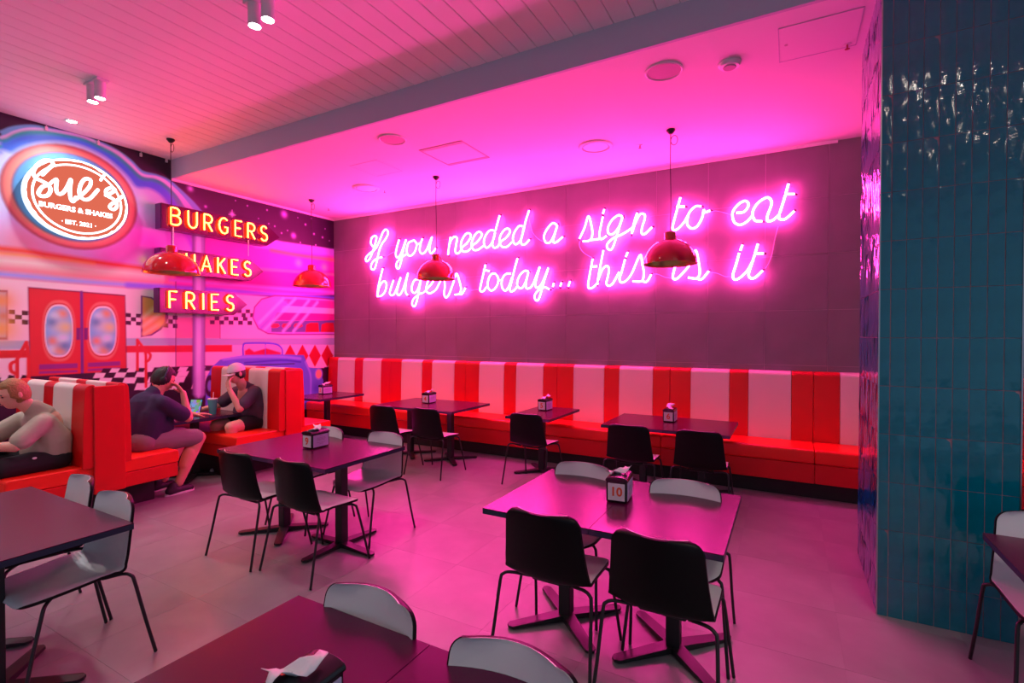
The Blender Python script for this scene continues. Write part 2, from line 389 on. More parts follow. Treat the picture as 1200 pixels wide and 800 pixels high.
    for u in (340, 354.5, 369, 383.5): pg([(u, 403.5), (u+7, 416.5), (u, 430), (u-7, 416.5)], (205, 10, 34), .006)
    # blue car
    pg([(285, 403), (329, 404), (331, 418), (285, 418)], (245, 165, 205)); pg([(287, 411), (292, 408), (298, 412), (312, 408), (329, 413), (329, 418), (287, 418)], (205, 20, 60), .02)
    ln([(285, 418), (285, 405), (291, 402), (320, 402.5), (330, 408), (331, 418)], .03, (96, 92, 214), .01); ln([(311, 403), (311, 417)], .015, (96, 92, 214), .01)
    pg([(241, 470), (242, 442), (248, 430), (258, 421), (285, 416), (330, 415), (356, 416), (362, 430), (374, 432), (379, 446), (378, 475), (345, 482), (241, 480)], (104, 112, 214), .02)
    ln([(262, 421), (285, 418), (330, 418), (352, 420)], .04, (165, 150, 240), .03, .9); ln([(287, 425), (330, 422), (352, 424)], .03, (60, 66, 190), .02); ln([(288, 428), (345, 426)], .015, (24, 12, 50), .01)
    ln([(358, 424), (364, 440), (364, 465)], .03, (170, 150, 235), .03, .9); blob(371, 455, .1, (60, 60, 190), .8)
    q = onX(373.5, 438, XL); dd = np.hypot((Y-q[1])/.8, Z-q[2]); blend(dd-.11, (150, 130, 220), .02); blend(dd-.08, (250, 170, 130), .02)
    q = onX(246, 452, XL); dd = np.hypot((Y-q[1])/.45, Z-q[2]); blend(dd-.16, (24, 16, 40), .02); blend(dd-.08, (120, 120, 190), .03)
    pg([(380, 430), (390, 430), (390, 470), (380, 470)], (40, 16, 40))
    # printed pole and thin seams
    for a, b, c in ((225.5, 240.5, (110, 80, 135)), (227.3, 239.2, (175, 140, 190)), (230, 235.5, (228, 200, 235))):
        pg([(a, 262), (b, 262), (b, 462), (b-3, 466), (a+3, 466), (a, 462)], c, .03)
    pg([(390, 480), (-120, 500), (-120, 1400), (390, 900)], (44, 16, 40), .02, 1)
    for u, a, b in ((206, 330, 430), (258, 376, 396)): ln([(u, a), (u, b)], .012, (90, 40, 90), .01, .9)
    # stars
    for u, v, r in ((223, 221, .035), (241, 242, .018), (333, 251, .05), (344, 276, .04), (358, 263, .016), (313, 246, .012), (276, 235, .008), (290, 241, .01), (303, 256, .008), (322, 265, .012), (349, 255, .008), (368, 274, .016), (381, 268, .01), (378, 278, .016), (370, 287, .012), (337, 270, .01), (330, 273, .012), (365, 256, .01), (386, 282, .012), (315, 262, .01), (326, 240, .007), (352, 284, .01)):
        blob(u, v, r, (225, 120, 225), .95)
    blob(272, 251, .03, (250, 190, 240), 1); ln([(268, 251), (276, 252)], .008, (240, 150, 230), .012); ln([(272, 246), (272, 256)], .008, (240, 150, 230), .012)
    v = np.stack([np.full(Y.size, XL), Y.ravel(), Z.ravel()], 1)
    idx = np.arange(ny*nz).reshape(nz, ny); q = np.stack([idx[:-1, :-1], idx[:-1, 1:], idx[1:, 1:], idx[1:, :-1]], -1).reshape(-1, 4)
    me = bpy.data.meshes.new('mural_print'); me.vertices.add(len(v)); me.vertices.foreach_set('co', v.astype('f').ravel())
    me.loops.add(q.size); me.loops.foreach_set('vertex_index', q.astype('i').ravel()); me.polygons.add(len(q)); me.polygons.foreach_set('loop_start', np.arange(0, q.size, 4, dtype='i'))
    me.update(calc_edges=True)
    img[:] = np.clip(img*np.array([.76, 1.75, 1.22]), 0, np.array([.86, .92, .95]))
    ca = me.color_attributes.new('print', 'FLOAT_COLOR', 'POINT'); ca.data.foreach_set('color', np.concatenate([img.reshape(-1, 3), np.ones((len(v), 1))], 1).astype('f').ravel())
    m = mat('mural_vinyl', (.5, .5, .5), .45); nt = m.node_tree; a = nt.nodes.new('ShaderNodeVertexColor'); a.layer_name = 'print'
    nt.links.new(a.outputs['Color'], nt.nodes['Principled BSDF'].inputs['Base Color'])
    return me, m
lw = MB().box(XL-.15, XL-.004, YF, YB+.1, 0, 4.1).obj('wall_left', mat('wall_plum', lin((50, 14, 46)), .6)); structure(lw)
_me, _m = mural(); link('mural_print', _me, _m, lw)
for (u, v, wh) in ((55, 150, 'leftmost one'), (116, 167, 'second from the left'), (166, 181, 'third from the left'), (196, 188, 'nearest the bulkhead')):
    p = onX(u, v, XL+.03); t = thing('banner_clip', 'small white clip on the top edge of the mural, '+wh, 'clip', (XL+.001, p[1], p[2]), 0, 'clips along the top of the mural')
    MB().box(0, .022, -.012, .012, -.022, .022).obj('plate', M_fix, t); MB().tube([(.015, .0, .02), (.03, 0, .06)], .005, 6).obj('pin', M_fix, t)

# tiled pillar ------------------------------------------------------
px0, px1, py0, py1 = .475, 1.11, 3.725, 4.70
pil = MB().box(px0+.004, px1-.004, py0+.004, py1-.004, 0, 4.25).obj('wall_right', M_pgrout); structure(pil)
TW, TH = .0722, .2895
def bentile(seed):   # a hand made glazed tile, slightly wavy and tilted
    r = np.random.default_rng(seed); nx, nz = 4, 6; w_ = TW-.0035; h_ = TH-.0035; V = []; ph = r.uniform(0, 6, 4); tx, tz = r.normal(0, .0007, 2)
    for j in range(nz+1):
        for i in range(nx+1):
            a = i/nx; b = j/nz; e = min(a, 1-a, b*3, (1-b)*3); y = -.0105+.0011*math.sin(ph[0]+5*b+2*a)+.0008*math.sin(ph[1]+9*b-3*a)+tx*(a-.5)*2+tz*(b-.5)*2+(.0018 if e < .01 else 0)
            V.append((a*w_, y, b*h_))
    n = len(V); Fc = [(j*(nx+1)+i, j*(nx+1)+i+1, (j+1)*(nx+1)+i+1, (j+1)*(nx+1)+i) for j in range(nz) for i in range(nx)]
    mb = MB(); mb.add(V, Fc); mb.add([(0, -.008, 0), (w_, -.008, 0), (w_, -.008, h_), (0, -.008, h_), (0, .004, 0), (w_, .004, 0), (w_, .004, h_), (0, .004, h_)], [(0, 1, 5, 4), (1, 2, 6, 5), (2, 3, 7, 6), (3, 0, 4, 7)])
    me = mb.mesh('glazed_tile', False); me.materials.append(M_teal); me.polygons.foreach_set('use_smooth', [True]*(nx*nz)+[False]*4); return me
TM = [bentile(i) for i in range(16)]
rows = [(-.0555+TH*k) for k in range(15)]
side = MB()
for z in rows:
    z0 = max(z, 0); sc = (z+TH-z0)/TH
    if z0 > 4.1: break
    xs = [(px0, .053)]+[(px0+.055+TW*i, TW) for i in range(8)]
    for (x_, w_) in xs:
        if x_ >= px1-.01: continue
        w2 = min(w_, px1-x_); o = bpy.data.objects.new('glazed_tile', random.choice(TM)); C.objects.link(o); o.parent = pil
        o.location = (x_+.0015, py0+.010, z0+.0015); o.scale = (w2/TW, 1, sc)
    # the face towards the benches is seen at a grazing angle: one joined skin of tiles
    y_ = py0+.001
    while y_ < py1-.01:
        w2 = min(TW, py1-y_); me = random.choice(TM); V = [(px0+.010+v.co.y, y_+w2-(v.co.x+.0015)*w2/TW, z0+.0015+v.co.z*sc) for v in me.vertices]
        side.add(V, [tuple(p.vertices) for p in me.polygons]); y_ += TW
so = side.obj('glazed_side_tiling', M_teal, pil); shade_auto(so, 30); tag(so, kind='stuff')
for p in ((px0, py0), (px1, py0)):
    MB().box(p[0]-.004, p[0]+.003, p[1]-.004, p[1]+.003, 0, 4.2).obj('edge_profile', M_edge, pil)

# ================================================================ BENCHES
def stripes_back(root, x0, x1, yb, yf, z0, z1, pat, sgn, kids=True):
    """upholstered back between yb (rear) and yf (face); pat = [(width, material)]"""
    x_ = x0
    for (w_, m) in pat:
        a, b = x_+.0015, x_+w_-.0015
        prof = [(yb, z0), (yb, z1)]
        r = .05; c = (yf-sgn*r, z1-r)
        prof = [(yb, z0), (yb, z1-.01), (yb+sgn*.012, z1)]+[(c[0]+sgn*r*math.sin(t), c[1]+r*math.cos(t)) for t in np.linspace(0, PI/2, 6)]+[(yf+sgn*.015, (z0+z1)/2), (yf+sgn*.02, z0)]
        mb = MB(); mb.prism(prof, 'x', a, b); o = mb.obj('back_panel', m, root, bevel=.006)
        x_ += w_
def seat_box(root, x0, x1, yb, yf, z0, z1, m, split=None, name='seat_cushion', crown=.0):
    s = 1 if yf > yb else -1; r = .03
    zm = z1-.115 if split is None else split
    prof = [(yb, zm+.003), (yb, z1-.004)]+[(yf-s*r+s*r*math.sin(t), z1-r+r*math.cos(t)) for t in np.linspace(0, PI/2, 5)]+[(yf+s*.004, zm+.03), (yf-s*.006, zm+.003)]
    MB().prism(prof, 'x', x0+.002, x1-.002).obj(name, m, root, bevel=.012, seg=3)
    MB().box(x0+.001, x1-.001, min(yb, yf-s*.012), max(yb, yf-s*.012), z0, zm).obj('seat_front', M_red, root, bevel=.006)
# long wall bench, modules 1.545 wide
sx = -1.331; MW = 1.545
ms = [(-7.45, -5.945)]+[(-5.945+MW*i, -5.945+MW*(i+1)) for i in range(6)]
for k, (a, b) in enumerate(ms):
    lab = ['red and white striped wall bench module in the corner beside the mural', 'striped wall bench module second from the mural, behind the far left table',
           'striped wall bench module third from the mural, behind two black chairs', 'striped wall bench module between the single-chair table and table 6',
           'striped wall bench module behind table 6, left of the pillar', 'striped wall bench module passing behind the teal pillar', 'striped wall bench module to the right of the teal pillar'][k]
    t = thing('banquette', lab, 'bench', ((a+b)/2, YB-.3, 0), 0, 'striped bench modules along the back wall')
    x0 = a-(a+b)/2; x1 = b-(a+b)/2; o0 = YB-.3
    wd = x1-x0; pat = [(wd*.16, M_red), (wd*.285, M_white), (wd*.132, M_red), (wd*.285, M_white), (wd*.138, M_red)]
    stripes_back(t, x0+.002, x1, YB-.013-o0, 6.47-o0, .50, 1.285, pat, -1)
    seat_box(t, x0, x1, YB-.05-o0, 5.97-o0, .17, .52, M_orange, .37)
    MB().box(x0, x1, 6.07-o0, YB-.02-o0, 0, .172).obj('plinth', M_kick, t)
# back-to-back booths
def booth(name, label, xa, xb, yc0, yc1, faceL, faceR, zt, zs, frontL, frontR):
    """core from yc0..yc1, cushions to faceL (-y side) and faceR (+y side)"""
    cx = (xa+xb)/2; t = thing(name, label, 'booth', (cx, (yc0+yc1)/2, 0)); ox, oy = cx, (yc0+yc1)/2
    x0, x1 = xa-ox, xb-ox; wd = x1-x0; p = [(wd*.16, M_red), (wd*.27, M_white), (wd*.14, M_red), (wd*.27, M_white), (wd*.16, M_red)]
    if faceL is not None:
        stripes_back(t, x0, x1-.02, yc0-oy, faceL-oy, zs-.02, zt, p, -1); seat_box(t, x0, x1-.02, yc0-oy, frontL-oy, .26, zs, M_orange, zs-.13)
    stripes_back(t, x0, x1-.02, yc1-oy, faceR-oy, zs-.02, zt, p, 1); seat_box(t, x0, x1-.02, yc1-oy, frontR-oy, .26, zs, M_orange, zs-.13)
    # end panel
    e0 = yc0-oy; e1 = faceR-oy+.02
    MB().box(x1-.02, x1+.012, e0-.02, e1-.055, .26, zt-.015).obj('end_panel', M_red, t, bevel=.01)
    MB().box(x0, x1-.3, frontL-oy+.1, frontR-oy-.1, 0, .262).obj('plinth', M_kick, t)
    return t
booth('booth_seat', 'red and white striped back-to-back booth between the blond man and the man in navy', -6.95, -5.45, 2.13, 2.30, 2.05, 2.39, 1.25, .525, 1.53, 2.84)
booth('booth_seat', 'red and white striped back-to-back booth behind the man in the white cap', -6.95, -5.50, 4.12, 4.26, 4.03, 4.37, 1.27, .525, 3.48, 4.83)
booth('booth_seat', 'red booth across the table from the blond man, at the left picture edge', -6.95, -5.50, .30, .42, .22, .50, 1.25, .525, -.3, .82)

# ================================================================ TABLES
def table(label, x0, x1, y0, y1, group, tops=1, bases=None, yb=None, z=.73, rots=None):
    cx, cy = (x0+x1)/2, (y0+y1)/2; t = thing('cafe_table', label, 'table', (cx, cy, 0), 0, group)
    wd = (x1-x0)/tops
    for k in range(tops):
        a = x0-cx+k*wd+.0015; b = a+wd-.003
        tp = MB().box(a, b, y0-cy, y1-cy, z-.004, z).obj('tabletop', M_top, t)
        MB().box(a, b, y0-cy, y1-cy, z-.032, z-.004).obj('edge_band', M_tedge, tp)
    for kb, bx in enumerate(bases or [cx]):
        by = (yb if yb is not None else cy)-cy; bx -= cx
        c = MB().box(bx-.036, bx+.036, by-.036, by+.036, .03, z-.04).obj('column', M_steel, t, bevel=.006)
        MB().box(bx-.12, bx+.12, by-.12, by+.12, z-.045, z-.032).obj('mount_plate', M_steel, t)
        hx, hy = .255, .255
        for sx_ in (-1, 1):
            for sy_ in (-1, 1):
                L = math.hypot(hx, hy); ang = math.atan2(sy_*hy, sx_*hx)+math.radians((rots or [0, 0, 0])[kb]); mb = MB()
                pts = [(.0, -.038), (L-.02, -.030), (L, -.012), (L, .012), (L-.02, .030), (.0, .038)]
                R = Matrix.Rotation(ang, 4, 'Z'); V = []
                for zz in (0, 1):
                    for (px_, py_) in pts:
                        zt_ = (.042 if px_ < .1 else .022) if zz else .008
                        q = R @ Vector((px_, py_, zt_)); V.append((bx+q.x, by+q.y, q.z))
                n = len(pts); mb.add(V, [tuple(range(n))[::-1], tuple(range(n, 2*n))]+[(i, (i+1) % n, (i+1) % n+n, i+n) for i in range(n)])
                mb.obj('foot', M_steel, t)
                q = R @ Vector((L-.04, 0, 0)); 
    return t
GT = 'dark plum cafe tables'
table('double dark table in the middle right, with dispenser numbered 10', -1.50, -.245, 2.37, 3.30, GT, 2, [-1.16, -.535], 2.77)
table('double dark table in front of the booths, with dispenser numbered 9', -4.24, -2.92, 2.50, 3.36, GT, 2, [-3.84, -3.14], 2.85, rots=[0, 42])
table('double dark table cut by the bottom edge, nearest the viewer', -1.595, -.36, .30, 1.24, GT, 2, [-1.29, -.67], .77)
table('dark table at the left edge with two white chairs', -4.24, -2.95, .50, 1.31, GT, 1, [-3.9, -3.28], .87)
table('square dark table in the back left by the mural, no chairs beside it', -6.84, -6.12, 5.15, 6.04, GT, 1, None)
table('double dark table along the wall bench with two black chairs, left of the single-chair table', -5.03, -3.70, 5.13, 6.05, GT, 2, [-4.72, -4.02], 5.55)
table('small dark table along the wall bench with one black chair and dispenser 5', -2.97, -2.39, 5.20, 6.15, GT, 1, None, 5.62)
table('wide dark table along the wall bench with dispenser numbered 6', -1.78, -.49, 5.20, 6.08, GT, 2, [-1.42, -.80], 5.6)
table('dark table cut by the right picture edge in front of the pillar', .835, 1.50, 2.40, 3.26, GT, 1, [1.24], 2.83)
table('dark booth table between the man in navy and the man in the cap', -6.95, -5.93, 2.98, 3.86, GT, 1, [-6.25], 3.42)
table('dark booth table in front of the blond man at the left edge', -6.95, -5.86, .92, 1.68, GT, 1, [-6.3], 1.30)

# ================================================================ CHAIRS
def make_chair(label, group):
    t = thing('cafe_chair', label, 'chair', (0, 0, 0), 0, group)
    prof = [(.238, .432), (.228, .446), (.20, .454), (.14, .455), (.05, .448), (-.05, .443), (-.11, .445), (-.155, .457), (-.187, .482), (-.205, .52), (-.217, .57), (-.229, .64), (-.240, .71), (-.248, .765), (-.253, .80), (-.256, .822)]
    P = cat([np.array(p) for p in prof], 3); P = np.array(P); L = np.concatenate([[0], np.cumsum(np.hypot(*np.diff(P, axis=0).T))]); T = L[-1]
    nt = 12
    def half(s_):
        f = s_/T; w_ = np.interp(f, [0, .15, .45, .55, .75, 1], [.215, .225, .235, .235, .215, .198])
        for d, r in ((s_, .085), (T-s_, .06)):
            if d < r: w_ -= (1.25 if s_ < T/2 else 1)*(r-math.sqrt(max(0, r*r-(r-d)**2)))
        return w_
    def surf(off, wk=0):
        G = []
        tang = np.gradient(P, axis=0); tang /= np.linalg.norm(tang, axis=1)[:, None]; nor = np.stack([-tang[:, 1], tang[:, 0]], 1)  # away from the sitter
        for i in range(len(P)):
            f = L[i]/T; w_ = half(L[i])+wk; bk = np.clip((f-.45)/.15, 0, 1)
            for j in range(nt+1):
                tt = -1+2*j/nt; y_, z_ = P[i]+nor[i]*off
                y_ += bk*.045*(tt*tt)-.0; z_ += (1-bk)*(.010+.028*np.clip((f-.12)/.25, 0, 1))*tt*tt*np.clip(f/.1, 0, 1)
                G.append((tt*w_, y_, z_))
        return G
    n = len(P); 
    def shell(o1, o2, wk):
        A = surf(o1, wk); B = surf(o2, wk); N = len(A); q = []; 
        for i in range(n-1):
            for j in range(nt):
                a = i*(nt+1)+j; q.append((a, a+1, a+nt+2, a+nt+1)); q.append((a+N, a+N+nt+1, a+N+nt+2, a+N+1))
        bd_ = [j for j in range(nt+1)]+[i*(nt+1)+nt for i in range(1, n)]+[(n-1)*(nt+1)+j for j in range(nt-1, -1, -1)]+[i*(nt+1) for i in range(n-2, 0, -1)]
        for a, b in zip(bd_, bd_[1:]+bd_[:1]): q.append((a, a+N, b+N, b))
        return MB().add(A+B, q)
    o = shell(-.0075, .0005, -.005).obj('seat_shell', M_chw, t); shade_auto(o, 50); o['label'] = 'white inner face of the seat and back'
    o = shell(-.006, .008, .001).obj('back_shell', M_chb, t); shade_auto(o, 50); o['label'] = 'black outer shell'
    for s in (-1, 1):
        MB().tube(cat([(s*.12, .10, .432), (s*.19, .145, .438), (s*.216, .165, .430), (s*.228, .178, .40), (s*.245, .225, .2), (s*.262, .265, .004)], 5), .0085, 8).obj('leg', M_steel, t, smooth=True)
        MB().tube(cat([(s*.12, -.10, .430), (s*.205, -.155, .452), (s*.240, -.176, .444), (s*.251, -.187, .41), (s*.262, -.23, .2), (s*.275, -.272, .004)], 5), .0085, 8).obj('leg', M_steel, t, smooth=True)
    f = MB(); f.tube([(-.10, .10, .428), (.10, .10, .428)], .0085, 8); f.tube([(-.10, -.10, .424), (.10, -.10, .424)], .0085, 8); f.tube([(-.1, -.1, .424), (-.1, .1, .428)], .0085, 8); f.tube([(.1, -.1, .424), (.1, .1, .428)], .0085, 8)
    f.obj('seat_frame', M_steel, t, smooth=True)
    return t
GB = 'two-tone white and black shell chairs'
chairs = [
 (-1.07, 2.45, 0, 'chair with black back towards viewer, left one at the near side of table 10'),
 (-.50, 2.43, -.03, 'chair with black back towards viewer, right one at the near side of table 10'),
 (-1.22, 3.00, PI, 'white-faced chair on the far side of table 10, left of the dispenser'),
 (-.53, 2.91, PI+.06, 'white-faced chair on the far side of table 10, right of the dispenser'),
 (-1.245, 1.04, PI, 'white-faced chair with only its back above the nearest table, left one'),
 (-.665, 1.00, PI+.02, 'white-faced chair at the bottom edge of the picture, right one at the nearest table'),
 (-3.64, 2.49, 0, 'chair with black back towards viewer, left one at table 9'),
 (-3.045, 2.53, -.02, 'chair with black back towards viewer, right one at table 9'),
 (-3.15, 3.16, PI, 'white-faced chair at the right far side of table 9'),
 (-3.82, 3.10, PI, 'white-faced chair at the far side of table 9, mostly hidden behind the dispenser'),
 (-3.83, 1.20, PI-.1, 'white-faced chair on the far side of the left edge table, nearer the booth'),
 (-3.24, 1.14, PI, 'white-faced chair at the right corner of the left edge table'),
 (1.115, 3.17, PI, 'white-faced chair at the right picture edge in front of the teal pillar'),
 (-4.42, 4.87, 0, 'black-backed chair at the left of the two at the table with dispenser 4'),
 (-3.81, 4.95, 0, 'black-backed chair at the right of the two at the table with dispenser 4'),
 (-2.56, 5.17, -.03, 'black-backed chair alone at the small table with dispenser 5'),
 (-1.37, 5.03, 0, 'black-backed chair at table 6, left one'),
 (-.72, 5.05, 0, 'black-backed chair at table 6, right one'),
]
ch0 = make_chair(chairs[0][3], GB); ch0.location = (chairs[0][0], chairs[0][1], 0)
for (x_, y_, r_, lab) in chairs[1:]: dup(ch0, (x_, y_, 0), r_, lab, GB)

# ================================================================ DISPENSERS
def napkin_mesh(seed, L=.13, wd=.075):
    r = random.Random(seed); V = []; n = 9
    for i in range(n):
        t = i/(n-1)
        for j in range(4):
            s = j/3-.5; V.append(((t-.5)*L+.008*math.sin(7*s+seed), s*wd*(.55+.55*abs(t-.5))+.02*math.sin(5*t+seed), .012+.030*(t*t)+.012*math.sin(9*t+3*s+seed)+.012*abs(s)))
    mb = MB().add(V, [(i*4+j, i*4+j+1, i*4+j+5, i*4+j+4) for i in range(n-1) for j in range(3)]); return mb
def dispenser(label, x_, y_, z, rz, num, seed, dx=.06, dy=.092, h=.145, numcol=None):
    t = thing('napkin_dispenser', label, 'napkin dispenser', (x_, y_, z), rz, 'napkin dispensers on the cafe tables')
    MB().box(-dx, dx, -dy, dy, .004, h-.018).obj('case', M_holder, t, bevel=.006)
    lid = MB(); prof = [(-dx-.004, h-.022)]+[(dx*1.06*math.sin(a), h-.014+.02*math.cos(a)**.8 if math.cos(a) > 0 else h-.014) for a in np.linspace(-PI/2, PI/2, 9)]+[(dx+.004, h-.022)]
    lid.prism(prof, 'y', -dy-.004, dy+.004); lid.obj('lid', M_holder, t, bevel=.003)
    if num:
        c = MB().box(-dx+.012, dx-.012, -dy-.003, -dy+.002, .016, h-.032).obj('number_card', M_card, t)
        me = text_mesh(num, .085 if len(num) == 1 else .07, .0006, .002); o = link('number', me, M_onum, c); o.rotation_euler = (PI/2, 0, 0); o.location = (0, -dy-.004, (h-.016)/2)
    m = MB().box(dx-.002, dx+.003, -dy+.012, dy-.012, .014, h-.03).obj('menu_card', M_menu, t)
    g = MB()
    for k, (a, b) in enumerate(((.105, .014), (.088, .045), (.078, .05), (.068, .04), (.05, .048), (.038, .02))): g.box(dx+.0032, dx+.004, -b, b, a-.0025, a+.0015)
    g.obj('printed_lines', M_gray, m)
    o = napkin_mesh(seed).obj('napkin', M_nap, t, smooth=True); s_ = o.modifiers.new('s', 'SOLIDIFY'); s_.thickness = .0015
    o.location = (0, 0, h-.004); o.rotation_euler = (0, 0, random.Random(seed).uniform(.6, 2.2)); o['label'] = 'crumpled white paper napkin'
dispenser('black napkin dispenser with orange number 10 on the middle right table', -.875, 2.90, .73, .1, '10', 1)
dispenser('black napkin dispenser with orange number 9 and a pale menu card', -3.575, 2.965, .73, .02, '9', 2)
dispenser('black napkin dispenser on the table with two black chairs by the wall bench', -4.49, 5.68, .73, .05, '4', 3)
dispenser('black napkin dispenser on the small single-chair table, number 5', -2.75, 5.86, .73, -.05, '5', 4)
dispenser('black napkin dispenser with orange number 6 on the back right table', -1.165, 5.77, .73, 0, '6', 5)
dispenser('black napkin dispenser on the corner table next to the mural', -6.66, 5.72, .73, -.15, '3', 6)
dispenser('black napkin dispenser cut by the bottom edge on the nearest table', -1.035, .80, .73, .02, None, 7)

# ================================================================ PENDANTS
def pendant(label, x_, y_, zc, R=.275, z0=2.46):
    t = thing('pendant_lamp', label, 'pendant lamp', (x_, y_, z0), 0, 'red dome pendant lamps')
    pr = [(R*math.cos(a), .262*math.sin(a)) for a in np.linspace(0, math.radians(76), 12)]
    out = MB().lathe([(R+.004, -.004), (R+.004, .004)]+pr+[(.055, .262), (.0, .262)], n=48).obj('shade', M_dred, t); shade_auto(out, 50)
    inn = MB().lathe([(R+.001, -.003)]+[(r*.975, z*.96) for r, z in pr]+[(0, .25)], n=48).obj('lining', M_brass, t, smooth=True); inn['label'] = 'brass coloured inside'
    shade_auto(MB().lathe([(.0, .255), (.062, .255), (.062, .325), (.05, .335), (0, .335)], n=24).obj('collar', M_dred, t), 40)
    MB().lathe([(0, .245), (.02, .245), (.02, .17), (0, .17)], n=12).obj('lamp_holder', M_fix, t)
    bb = MB().lathe([(.015*0, .085)]+[(.04*math.sin(a), .125-.04*math.cos(a)) for a in np.linspace(.2, 2.6, 8)]+[(.016, .175)], n=16).obj('bulb', M_fix, t, smooth=True)
    h = zc-z0
    MB().tube(cat([(0, 0, .33), (.004, 0, .33+(h-.36)*.35), (-.003, 0, .33+(h-.36)*.7), (0, 0, h-.02)], 4), .0045, 6).obj('cable', M_cable, t)
    shade_auto(MB().lathe([(0, h-.045), (.02, h-.042), (.045, h-.012), (.045, h-.0005), (0, h-.0005)], n=20).obj('ceiling_cap', M_cable, t), 40)
    lp = MB().tube([(.035*math.cos(a)+.035, 0, h-.115+.05*math.sin(a)) for a in np.linspace(0, 2*PI, 17)], .0032, 6).obj('cable_loop', M_cable, t)
    return t
pendant('red dome pendant lamp on the left, hanging in front of the SHAKES sign', -6.667, 3.395, ZUP, .30)
pendant('red dome pendant lamp by the mural corner', -6.684, 5.483, ZLOW, .285, 2.475)
pendant('red dome pendant lamp in front of the first words of the neon script', -4.226, 5.507, ZLOW, .262)
pendant('red dome pendant lamp in front of the right half of the neon script', -1.104, 5.443, ZLOW, .272, 2.445)

# ================================================================ CEILING FITTINGS
def ring_fix(name, label, category, x_, y_, z, prof, m, extra=None, group=None):
    t = thing(name, label, category, (x_, y_, z), 0, group)
    shade_auto(MB().lathe(prof, n=40).obj('rim', m, t), 35)
    if extra: shade_auto(MB().lathe(extra[0], n=40).obj(extra[1], extra[2], t), 35)
    return t
for x_, y_, l in ((-1.947, 5.494, 'round ring vent in the pink ceiling, left of the right pendant lamp'), (-5.441, 5.425, 'round ring vent in the pink ceiling near the mural corner')):
    ring_fix('ceiling_diffuser', l, 'air vent', x_, y_, ZLOW, [(.19, 0), (.19, -.012), (.175, -.022), (.158, -.022), (.152, -.002)], M_fix, ([(0, -.016), (.135, -.016), (.142, -.008), (.142, -.001)], 'disc', M_fix), 'round ceiling vents')
for x_, y_, l in ((-3.836, 4.222, 'round grey ceiling speaker at the left, near the white-outlined hatch'), (-.91, 4.206, 'round grey ceiling speaker above the right pendant lamp')):
    ring_fix('ceiling_speaker', l, 'speaker', x_, y_, ZLOW, [(.15, 0), (.15, -.01), (.14, -.014), (.132, -.006)], M_fix, ([(0, -.008), (.134, -.007)], 'grille', M_grille), 'round ceiling speakers')
ring_fix('smoke_detector', 'small round white detector on the pink ceiling beside the right speaker', 'smoke detector', -.429, 4.34, ZLOW, [(.085, 0), (.085, -.012), (.07, -.03), (.05, -.034), (0, -.034)], M_fix, ([(0, -.04), (.045, -.04), (.05, -.034)], 'sensor_head', M_grille))
for x_, y_, l in ((-5.30, 5.66, 'sprinkler head next to the left ring vent'), (-1.498, 5.713, 'sprinkler head left of the right pendant lamp'), (-6.889, 6.0, 'sprinkler head in the mural corner of the pink ceiling'), (.362, 4.483, 'sprinkler head beside the pillar, next to the locked hatch')):
    t = thing('sprinkler', l, 'sprinkler', (x_, y_, ZLOW)); MB().lathe([(.028, 0), (.028, -.004), (0, -.004)], n=16).obj('rosette', M_fix, t); MB().lathe([(.006, -.002), (.006, -.03), (.018, -.034), (.0, -.036)], n=10).obj('head', mat('brass_red', (.4, .08, .06), .4, .5), t)
# slotted square return vent
t = thing('slot_vent', 'square ceiling vent with two dark slots, between the two ring vents', 'air vent', (-3.495, 4.92, ZLOW))
f = MB(); s = .30
f.box(-s, s, -s, -s+.004, -.006, 0); f.box(-s, s, s-.004, s, -.006, 0); f.box(-s, -s+.004, -s, s, -.006, 0); f.box(s-.004, s, -s, s, -.006, 0); f.obj('frame', M_grille, t)
for y_ in (-s+.025, s-.025): MB().box(-s+.01, s-.01, y_-.018, y_+.018, -.005, 0).obj('slot', M_gap, t)
MB().box(-s+.02, s-.02, -s+.06, s-.06, -.004, 0).obj('cover_plate', M_plaster, t)
def hatch(label, x0, x1, y0, y1, lock=True):
    t = thing('access_hatch', label, 'access hatch', ((x0+x1)/2, (y0+y1)/2, ZLOW)); a, b = (x1-x0)/2, (y1-y0)/2
    f = MB(); f.box(-a, a, -b, -b+.005, -.003, 0); f.box(-a, a, b-.005, b, -.003, 0); f.box(-a, -a+.005, -b, b, -.003, 0); f.box(a-.005, a, -b, b, -.003, 0); f.obj('frame', M_bulk, t)
    MB().box(-a+.008, a-.008, -b+.008, b-.008, -.002, 0).obj('door_leaf', M_plaster, t)
    if lock: MB().lathe([(.012, -.002), (.012, -.005), (0, -.005)], -a+.05, 0, 12).obj('lock', M_gap, t)
hatch('flush hatch with a small lock in the pink ceiling beside the pillar', -.085, .42, 4.02, 4.52)
hatch('faint flush hatch in the pink ceiling near the left ring vent', -4.92, -4.46, 4.62, 5.10, False)
# twin spotlights and a downlight
def spot(label, x_, y_, lit=True):
    t = thing('twin_spotlight', label, 'spotlight', (x_, y_, ZUP), 0, 'twin white cylinder spotlights')
    MB().box(-.14, .14, -.05, .05, -.02, 0).obj('base', M_fix, t, bevel=.004)
    for s_ in (-1, 1):
        shade_auto(MB().lathe([(0, -.02), (.045, -.02), (.045, -.17), (.042, -.175), (.038, -.17), (.038, -.165)], s_*.075, 0, 24).obj('cylinder', M_fix, t), 40)
        MB().lathe([(0, -.166), (.038, -.166)], s_*.075, 0, 20).obj('lens', M_lens, t)
        l = bpy.data.lights.new('spot', 'SPOT'); l.energy = SPOT_W; l.color = (1, .92, .84); l.spot_size = math.radians(115); l.spot_blend = .8; l.shadow_soft_size = .035
        lo = bpy.data.objects.new('spot_light', l); C.objects.link(lo); lo.parent = t; lo.location = (s_*.075, 0, -.18)
